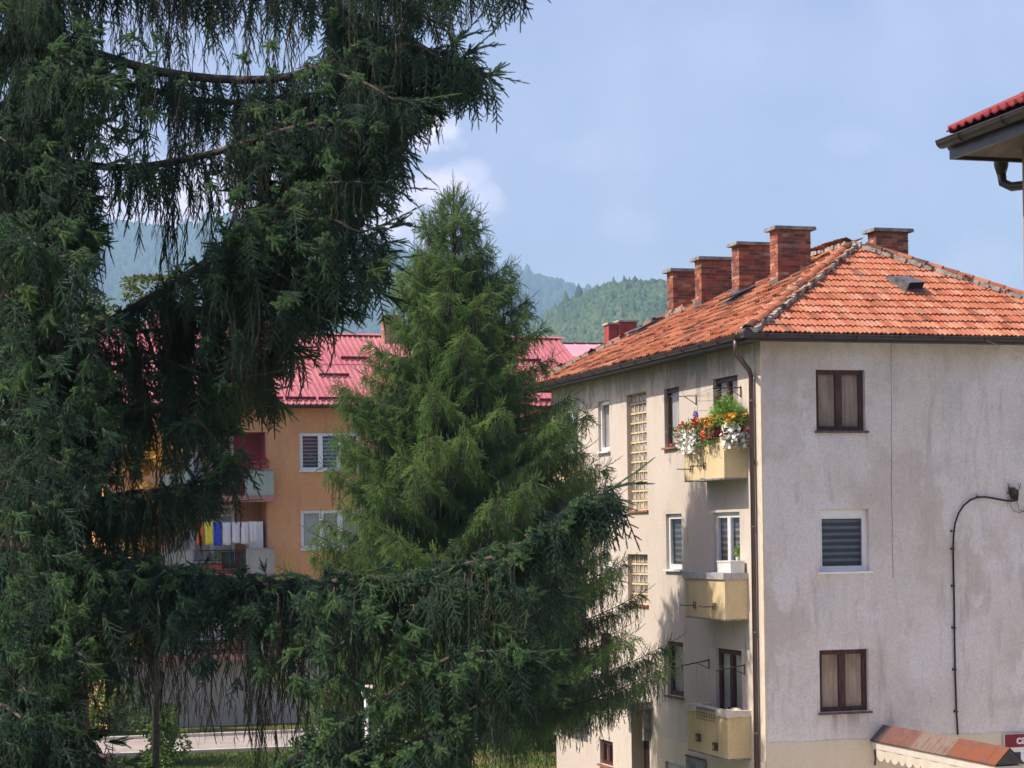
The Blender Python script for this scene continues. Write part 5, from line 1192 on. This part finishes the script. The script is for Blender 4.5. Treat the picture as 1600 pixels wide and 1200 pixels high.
# ---- the big old spruce in front, its curtains of hanging twigs
def big_spruce():
    tb = P(70, 837, 17.2); tb.z = 0; T = empty('spruce_tree', tb); tag(T, 'huge dark old spruce in front with long hanging curtains of twigs', 'tree')
    def L_(x, y, Y): return P(x, y, Y)-tb
    sp_ = [proto('twig', spray(.28, 10, .09, .020, 50, .0033, .35), [ND, TW_], T, (.2, -.3, 7.5)),
           proto('twig', spray(.26, 9, .095, .020, 50, .0033, .8, .35), [ND, TW_], T, (.3, -.3, 6.5)),
           proto('twig', fan(9, .12, .024, 60, .0034, 3), [NL, TW_], T, (-.2, -.5, 6.9)), proto('twig', fan(8, .115, .023, 60, .0034, 9, .9), [ND, TW_], T, (-.3, -.4, 5.9)),
           proto('twig', strand(1.0, 22, 30, .08, 1, .016, .0028), [ND, TW_], T, (.1, -.3, 5.9)), proto('twig', strand(1.0, 16, 24, .3, 2, .016, .0028), [ND, TW_], T, (.5, -.3, 7.9)),
           proto('twig', strand(1.0, 9, 14, .75, 3), [ND, TW_], T, (.6, -.2, 5.9)), proto('twig', strand(1.0, 7, 10, .97, 4), [ND, TW_], T, (.7, -.2, 6.9)),
           proto('twig', strand(.6, 24, 30, .05, 6, .017, .003), [ND, TW_], T, (.8, -.2, 6.4)), proto('twig', spray(.34, 6, .09, .017, 40, .0032, -.05, .1), [NL, TW_], T, (.9, -.2, 6.0))]
    SPR, SPD, FANL, FAND, ST1, ST2, ST3, ST4, STS, TIP = range(10)
    rr = random.Random(21)
    HOLES = [((195, 405), (46, 42)), ((175, 455), (24, 44)), ((215, 395), (30, 60)), ((580, 1082), (30, 26)), ((574, 1130), (11, 60)), ((790, 1185), (66, 34)), ((845, 1185), (60, 26)), ((190, 1115), (60, 34)), ((240, 1170), (80, 28)), ((320, 1150), (60, 26)), ((350, 300), (10, 34)), ((395, 315), (12, 26)), ((300, 85), (16, 26)), ((405, 80), (14, 34)), ((160, 270), (10, 36)), ((245, 245), (8, 30)), ((430, 250), (9, 30)), ((500, 120), (9, 26)), ((360, 60), (10, 22)), ((240, 720), (20, 40)), ((60, 240), (6, 20)), ((345, 1000), (40, 20)), ((400, 715), (24, 55)), ((395, 850), (40, 50)), ((440, 880), (40, 16)), ((340, 840), (24, 34))]
    rh = random.Random(5); HOLES += [((rh.uniform(170, 560), rh.uniform(10, 640)), (rh.uniform(4, 9), rh.uniform(16, 42))) for _ in range(50)]
    class Crown(Scat):
        def add(s, p, M3, scl, i):
            for dz in ((0, -.25) if i < ST1 or i > ST4 else (0, -.3, -.6, -.9)):
                w = Vector(p)+tb+Vector((0, 0, dz*scl)); X, Z = w.x/w.y*FPX, (w.z-EYE)/w.y*FPX; x = CPX+X-ROLL*Z; y = CPY-Z-ROLL*X
                for k_, (c, r) in enumerate(HOLES):
                    e = ((x-c[0])/r[0])**2+((y-c[1])/r[1])**2
                    if e < 1 and (k_ in (3, 4, 5) or rr.random() < .96): return
            Scat.add(s, p, M3, scl, i)
    sc = Crown()
    def drape(q, length, dens=1.0, sparse=0.0):
        """one hanging twig chain from point q, `length` metres long"""
        l = length; p = Vector(q); 
        while l > .12:
            if l > .8: k = rr.choices((ST1, ST2, ST3, ST4), (3-2*sparse, 3, 2+2*sparse, 1+2*sparse))[0]; s = rr.uniform(.8, 1.05); st = s
            elif l > .35: k = rr.choices((ST1, ST2, STS, ST3), (2, 1, 2, 1+2*sparse))[0]; s = l if k != STS else l/.6; st = l+.1
            else: k = STS; s = l/.6; st = l+.1
            sc.add(p, vert(rr.uniform(0, 6.3), .07), s, k); p = p+Vector((rr.gauss(0, .03), rr.gauss(0, .03), -st*.93)); l -= st
    def colm(q, ph): x = q[0]*1.0; return math.sin(x*7.3+ph)+.7*math.sin(x*16.1+2.1+ph*.5)+.5*math.sin(x*31.7+.4)
    def limb(pts, thick=.06, step=.034, spread=.55, sparse=.35, fans=.3, tip=True, gap=.0, skip=None, green=.5):
        """pts: (px, py, distance, droop px) along the limb"""
        P3 = [list(L_(x, y, Y))+[dr/FPX*Y] for x, y, Y, dr in pts]; P3 = smooth(P3); L = plen(P3)
        mb = MB(); n = len(P3); mb.tube([p[:3] for p in P3], [max(.006, thick*.55*(1-i/(n-1))**.8+.004) for i in range(n)], 6); mb.build('branch', BK, T, True)
        ph = rr.uniform(-.5, .5); m = int(L/step*1.9)
        for i in range(m):
            s = (i+rr.random())/m; a = polyl(P3, s); q = Vector(a[:3]); dr = a[3]
            tan = (Vector(polyl(P3, min(1, s+.02))[:3])-Vector(polyl(P3, max(0, s-.02))[:3])).normalized(); sd = tan.cross(Vector((0, 0, 1))).normalized()
            off = rr.gauss(0, spread*.5); 
            q2 = q+sd*off+Vector((0, 0, -abs(off)*.18)); c_ = colm(q2, ph)
            ln = dr*rr.uniform(.4, 1.0)*(1-.2*abs(off))
            if c_ < (-.05 if q2[2]+tb.z > 8.2 else -.35):
                if rr.random() < .45: drape(q2, ln*rr.uniform(.25, .7), 1, .95)
            else: drape(q2, ln*(.8+.22*min(1, c_)), 1, sparse if c_ > .2 else .6)
            e_ = 1-.7*max(0, (s-.72)/.28)
            if rr.random() < .30: sc.add(q+Vector((0, 0, .03)), face(tan*.5+sd*rr.gauss(0, .6)+Vector((0, 0, rr.uniform(-1.3, -.1))), roll=rr.uniform(-.6, .6)), rr.uniform(.6, 1.0), rr.choice((SPR, SPD, SPD)))
            # side branchlets with foliage
            if rr.random() < .26+.22*(c_ > 0):
                sg = 1 if rr.random() < .5 else -1; l = rr.uniform(.12, spread*1.0+.1)*e_; dv = (sd*sg+tan*rr.uniform(.2, .9)).normalized()
                k = max(1, int(l/.16))
                for j in range(k+1):
                    u = j/k if k else 0; w_ = q+dv*l*u+Vector((0, 0, -.35*l*u*u)); sc.add(w_, face(dv*.7+Vector((rr.gauss(0, .2), rr.gauss(0, .2), -.6-.8*rr.random())), roll=rr.uniform(-.6, .6)), rr.uniform(.7, 1.1), rr.choice((SPR, SPD)))
                if rr.random() < fans: sc.add(q+dv*l+Vector((0, 0, -.35*l)), face(dv+Vector((rr.gauss(0, .3), -.5, rr.gauss(.0, .3)))), rr.uniform(.7, 1.15), FANL if rr.random() < green else FAND)
        if tip:
            d = Vector(P3[-1][:3])-Vector(P3[-3][:3]); sc.add(P3[-1][:3], face(d), 1.0, TIP); sc.add(P3[-2][:3], face(d), 1.0, SPR)
            for s in (.86, .93, .975):
                a = Vector(polyl(P3, s)[:3])
                for sg in (-1, 1): sc.add(a, face(d.normalized()+Vector((rr.gauss(0, .2), sg*.7, rr.gauss(-.1, .2)))), rr.uniform(.45, .7), SPR)
    def clumps(poly_px, n, Y0, Y1, green=.5, kinds=None):
        for _ in range(n):
            x = rr.uniform(poly_px[0], poly_px[1]); y = rr.uniform(poly_px[2], poly_px[3]); Y = rr.uniform(Y0, Y1); q = L_(x, y, Y)
            d = Vector((rr.gauss(.2, .5), -1, rr.gauss(-.35, .35))); sc.add(q, face(d, roll=rr.uniform(-.5, .5)), rr.uniform(.7, 1.2), FANL if rr.random() < green else rr.choice((FAND, SPR, SPD)))
    # limbs, top to bottom
    limb([(90, -190, 17.2, 300), (250, -120, 17, 330), (420, -70, 16.8, 330), (560, -50, 16.6, 290), (660, -45, 16.5, 190), (740, -42, 16.4, 95), (815, -30, 16.4, 35)], .07, .030, .6)
    limb([(80, -40, 17.2, 330), (250, -20, 17.8, 330), (420, -10, 18.2, 300), (560, -5, 18.4, 250), (640, 5, 18.5, 110), (700, -8, 18.5, 50)], .06, .034, .6)
    limb([(80, 60, 17.2, 330), (250, 112, 16.9, 330), (420, 124, 16.7, 310), (540, 92, 16.6, 260), (640, 70, 16.5, 150), (690, 92, 16.4, 70), (752, 112, 16.4, 20)], .075, .030, .55)
    limb([(80, 90, 17.2, 330), (200, 130, 17.8, 330), (330, 160, 18.4, 280), (450, 150, 18.8, 250), (560, 140, 19, 190), (640, 150, 19, 60)], .06, .040, .6)
    limb([(80, 250, 17.2, 300), (200, 262, 16.6, 270), (330, 240, 16.2, 240), (460, 200, 15.9, 230), (560, 190, 15.8, 150), (600, 215, 15.8, 60), (625, 238, 15.8, 15)], .06, .032, .5)
    limb([(80, 640, 17.2, 300), (130, 532, 16.7, 250), (200, 488, 16.5, 270), (300, 425, 16.2, 280), (390, 358, 16, 260), (470, 300, 15.8, 150), (540, 285, 15.7, 90), (602, 290, 15.7, 15)], .085, .028, .5, .45)
    limb([(390, 358, 16, 200), (450, 345, 15.7, 180), (520, 345, 15.6, 100), (560, 362, 15.5, 40), (590, 354, 15.5, 12)], .04, .030, .45, fans=.6)
    limb([(330, 405, 16.2, 220), (400, 398, 15.8, 210), (480, 392, 15.6, 140), (530, 405, 15.5, 60), (584, 405, 15.5, 12)], .04, .030, .45, fans=.7)
    limb([(300, 430, 16.2, 190), (380, 440, 15.7, 180), (430, 455, 15.5, 100), (487, 487, 15.4, 12)], .035, .030, .4, fans=.7)
    limb([(330, 470, 16.2, 170), (380, 500, 15.8, 150), (430, 530, 15.6, 50), (455, 540, 15.6, 10)], .035, .032, .35, fans=.6)
    limb([(80, 600, 17.2, 220), (200, 570, 17.6, 210), (300, 545, 17.8, 150), (370, 570, 17.7, 70), (418, 613, 17.6, 12)], .05, .032, .45, .3)
    limb([(80, 700, 17.2, 220), (180, 650, 16.6, 230), (270, 640, 16.2, 160), (320, 668, 16, 90), (335, 700, 16, 40)], .05, .030, .45, fans=.6)
    limb([(80, 820, 17.2, 280), (180, 775, 16.4, 230), (260, 765, 16, 170), (320, 748, 15.8, 130), (365, 715, 15.7, 100), (382, 686, 15.7, 20)], .045, .026, .45, fans=.8, green=.35)
    limb([(-60, 838, 16.6, 330), (50, 858, 16.2, 330), (150, 872, 15.8, 330), (260, 892, 15.4, 320), (390, 912, 15, 320), (500, 912, 14.8, 330), (600, 905, 14.6, 340), (700, 890, 14.4, 330), (800, 862, 14.3, 290), (865, 822, 14.2, 130), (915, 788, 14.1, 45), (950, 766, 14.1, 10)], .10, .020, .6, .25, fans=.6, green=.4)
    limb([(-60, 900, 16.6, 330), (120, 925, 16.6, 330), (300, 945, 16.6, 330), (450, 950, 16.4, 330), (600, 945, 16.2, 330), (720, 930, 16, 320), (820, 925, 15.9, 260), (870, 930, 15.8, 150)], .06, .030, .6, .25, fans=.5, green=.3)
    limb([(350, 1260, 15.2, 120), (470, 1180, 14.6, 120), (600, 1092, 14.2, 90), (670, 1045, 14, 120), (730, 1020, 13.9, 130), (805, 1018, 13.8, 40)], .05, .030, .4, .1, fans=1.0, green=.8)
    limb([(420, 1290, 15.2, 100), (560, 1210, 14.4, 100), (680, 1140, 14, 120), (770, 1090, 13.8, 100), (808, 1065, 13.8, 30)], .04, .030, .4, .1, fans=1.0, green=.7)
    limb([(300, 1330, 15.2, 60), (420, 1240, 14.4, 60), (520, 1180, 14, 60), (560, 1160, 14, 30)], .04, .030, .4, .1, fans=1.0, green=.8)
    EDGE = [(60, 720), (110, 742), (140, 690), (165, 640), (200, 618), (240, 600), (300, 572), (350, 558), (400, 545), (440, 520), (487, 480), (520, 452), (560, 425), (600, 395), (640, 335)]
    y = 70
    while y < 625:
        xe = float(np.interp(y, [e[0] for e in EDGE], [e[1] for e in EDGE]))-rr.uniform(4, 34); Y = rr.uniform(15.6, 17.2); w_ = rr.uniform(130, 210)
        limb([(xe-w_, y-rr.uniform(10, 60), Y+.5, 150), (xe-w_*.45, y-rr.uniform(-5, 30), Y+.1, 135), (xe-28, y+rr.uniform(-4, 14), Y, 40), (xe, y+rr.uniform(-14, 12), Y, 8)], .025, .024, .32, .2, fans=.6, green=.35)
        y += rr.uniform(15, 26)
    # the wide left mass: limbs that come towards the camera
    for i in range(26):
        y0 = -160+i*56+rr.uniform(-15, 15); xa = rr.uniform(-110, 60); xe = rr.uniform(-60, 190 if not 330 < y0 < 520 else 120); Ye = rr.uniform(14.2, 16.4)
        dr = rr.uniform(150, 300); limb([(70, y0-20, 17.2, dr*.8), ((xa+xe)/2, y0+10, (17.2+Ye)/2, dr), (xe-20, y0+40, Ye+.4, dr*.7), (xe, y0+55, Ye, 60)], .045, .034, .5, .15, fans=.6, tip=False, green=.3)
    clumps((0, 165, 330, 760), 260, 14.2, 15.6, .35); clumps((60, 250, 40, 330), 160, 15, 16, .35); clumps((0, 120, 760, 1200), 160, 14.2, 15.6, .4); clumps((380, 560, 40, 260), 46, 15.2, 16, .4); clumps((330, 520, 260, 460), 60, 15, 15.6, .5)
    clumps((450, 880, 905, 1130), 230, 13.8, 14.8, .5); clumps((120, 460, 880, 1060), 70, 14.4, 15.4, .3); clumps((140, 300, 560, 760), 30, 15.4, 16.2, .3)
    for k in range(420):
        t_ = rr.random(); X_ = 120+t_*800; Y_ = float(np.interp(X_, [0, 150, 260, 400, 500, 600, 700, 800, 865, 915], [858, 872, 892, 912, 912, 905, 890, 862, 822, 788])); D_ = float(np.interp(X_, [0, 260, 600, 950], [16.2, 15.4, 14.6, 14.1]))-rr.uniform(.02, .25)
        sc.add(L_(X_, Y_+rr.uniform(-14, 10), D_), face(Vector((rr.gauss(.3, .6), rr.gauss(-.6, .5), rr.gauss(-.3, .4))), roll=rr.uniform(-.7, .7)), rr.uniform(.6, 1.0), rr.choice((SPR, SPD, FAND, FANL)))
    # the rest of the crown, outside the picture: up, behind and to the left
    for i in range(60):
        z = 1.6+rr.random()**.8*17.5; a = rr.uniform(0, 6.283); L = max(.6, (20.5-z)*.30)*rr.uniform(.75, 1.05)
        if z < 11.8 and math.cos(a) > -.35: continue
        N = 5; pts = [(math.cos(a)*L*s, math.sin(a)*L*s, z+L*(-.12*s+.22*s*s)) for s in [k/N for k in range(N+1)]]
        mb = MB(); mb.tube(pts, [.05*(1-k/N)+.006 for k in range(N+1)], 5); mb.build('branch', BK, T)
        for k in range(int(L/.09)):
            s = .1+.9*rr.random(); q = Vector(polyl(pts, s)[:3])+Vector((rr.gauss(0, .3), rr.gauss(0, .3), 0)); drape(q, rr.uniform(.3, 1.1), 1, .2); sc.add(q, face((math.cos(a)+rr.gauss(0, .6), math.sin(a)+rr.gauss(0, .6), -.4)), 1.1, SPR)
    mb = MB(); mb.tube([(0, 0, -.2), (.05, 0, 4), (-.03, .03, 9), (0, 0, 14), (0, 0, 21)], [.42, .34, .25, .15, .02], 12); mb.build('trunk', BK, T, True)
    gn_scatter('crown', T, sc.p, sc.m, sc.s, sc.i, sp_); return len(sc.p)
n_big = big_spruce(); print('instances', n_mid, n_big)

# ---- leafy trees and shrubs behind
def leafy(name, pos, h, w, n, label, cat, colr, leaf=.13, trunk=True, seed=0, low=.25, group=None):
    rs = random.Random(seed); T = empty(name, pos); tag(T, label, cat, group)
    m = needle_mat(label.split()[0]+'_leaf', *colr)
    V = []; F = []; cs = []
    for k in range(16 if trunk else 9):
        u = rs.random(); z = h*(low+(1-low)*u); r = w*math.sqrt(max(.05, 1-((u-.4)/.62)**2))*rs.uniform(.2, .8); a = rs.uniform(0, 6.28); cs.append((math.cos(a)*r, math.sin(a)*r, z, rs.uniform(.25, .45)*w))
    for _ in range(n):
        c = rs.choice(cs); d = Vector((rs.gauss(0, 1), rs.gauss(0, 1), rs.gauss(0, 1))).normalized()*c[3]*rs.uniform(.6, 1.05)
        p = Vector((c[0]+d.x, c[1]+d.y, min(h*1.02, max(.05, c[2]+d.z*.85)))); dd = (d.normalized()+Vector((rs.gauss(0, .7), rs.gauss(0, .7), rs.gauss(-.3, .6)))).normalized(); u_ = dd.orthogonal().normalized(); L = leaf*rs.uniform(.6, 1.3); b = len(V)
        V += [tuple(p), tuple(p+dd*L*.5+u_*L*.34), tuple(p+dd*L), tuple(p+dd*L*.5-u_*L*.34)]; F += [(b, b+1, b+2), (b, b+2, b+3)]
    tag(obj('crown', np_mesh('crown', V, F, m), T), kind='stuff')
    mb = MB(); mb.tube([(0, 0, -.1), (.05*h*.1, 0, h*.35), (0, 0, h*.8)], [h*.011, h*.008, .02], 8)
    for c in cs[:10]: mb.tube([(0, 0, h*rs.uniform(.2, .5)), (c[0]*.5, c[1]*.5, c[2]*.8), c[:3]], [h*.010, h*.006, .01], 4)
    mb.build('trunk', BK, T, True)
def at(x, y, Y):
    p = P(x, y, Y); p.z = 0; return p
leafy('leafy_tree', at(215, 837, 84), P(215, 448, 84).z, 3.6, 15000, 'olive green leafy tree rising behind the old spruce left of the red roof', 'tree', ((.05, .085, .025), (.10, .14, .035), (.17, .20, .05)), .20, seed=1)
leafy('leafy_tree', at(90, 837, 92), P(90, 500, 92).z, 4.2, 9000, 'dark leafy tree farthest left behind the old spruce', 'tree', ((.03, .06, .02), (.06, .10, .03), (.10, .14, .04)), .24, seed=2)
leafy('leafy_tree', at(238, 837, 58), P(238, 655, 58).z, 1.25, 7500, 'golden leaved small tree glowing through the spruce curtains', 'tree', ((.30, .16, .03), (.50, .28, .05), (.62, .42, .10)), .12, seed=3, low=.2)
leafy('leafy_tree', at(20, 837, 60), P(20, 760, 60).z, 2.6, 9000, 'green bushy tree low at the left edge behind the spruce', 'tree', ((.04, .08, .02), (.08, .13, .03), (.15, .20, .05)), .14, seed=4, low=.05)
leafy('shrub', at(165, 837, 70), 5.2, 1.9, 11000, 'tall green shrub beyond the path at the left', 'shrub', ((.04, .08, .02), (.09, .14, .03), (.16, .22, .05)), .12, seed=5, low=.05, group='shrubs around the lawn')
leafy('shrub', at(245, 837, 60), 1.7, 1.0, 3200, 'bright shrub on the lawn under the hanging twigs', 'shrub', ((.06, .11, .02), (.12, .19, .04), (.22, .30, .06)), .11, seed=6, low=.05, group='shrubs around the lawn')
leafy('shrub', at(640, 837, 52), 3.9, 1.3, 6500, 'tall yellow green shrub glowing behind the park lamp', 'shrub', ((.06, .11, .02), (.13, .20, .04), (.26, .34, .06)), .13, seed=7, low=.05, group='shrubs around the lawn')
leafy('shrub', at(520, 837, 54), 2.6, 1.3, 4500, 'green shrub left of the park lamp', 'shrub', ((.05, .10, .02), (.10, .16, .03), (.20, .27, .05)), .12, seed=8, low=.05, group='shrubs around the lawn')
leafy('shrub', at(775, 837, 66), 1.9, 1.2, 3500, 'sunny yellow green shrub at the far edge of the lawn', 'shrub', ((.09, .13, .02), (.18, .24, .04), (.32, .38, .07)), .12, seed=9, low=.05, group='shrubs around the lawn')
leafy('shrub', at(845, 837, 62), 1.4, .7, 2200, 'low yellow green shrub beside the far corner of the grey house', 'shrub', ((.09, .13, .02), (.18, .24, .04), (.30, .36, .07)), .11, seed=10, low=.05, group='shrubs around the lawn')
# grass blades on the part of the lawn one can see
n = 70000; yv = rng.uniform(50, 64.5, n); xv = yv*rng.uniform(-.24, .03, n); ok = np.ones(n, bool); ang = rng.uniform(0, 6.28, n); hh = rng.uniform(.05, .13, n); ww = rng.uniform(.012, .03, n)
A = np.stack([xv-np.cos(ang)*ww, yv-np.sin(ang)*ww, np.zeros(n)], 1); B_ = np.stack([xv+np.cos(ang)*ww, yv+np.sin(ang)*ww, np.zeros(n)], 1); C_ = np.stack([xv+rng.normal(0, .03, n), yv+rng.normal(0, .03, n), hh], 1)
keep = yv < 63+.26*(xv+10)
V = np.stack([A, B_, C_], 1)[keep].reshape(-1, 3); F = np.arange(len(V)).reshape(-1, 3)
def gmat():
    t = NT('grass_blade'); k = t.mix(t.rnd(), (.07, .13, .025), (.16, .21, .05)); k = t.mix(t.ramp(t.noise(.35, 4), .5, .65), k, (.26, .23, .09)); return t.done(k, .8, .2)
tag(obj('grass', np_mesh('grass', V, F, gmat())), kind='stuff')
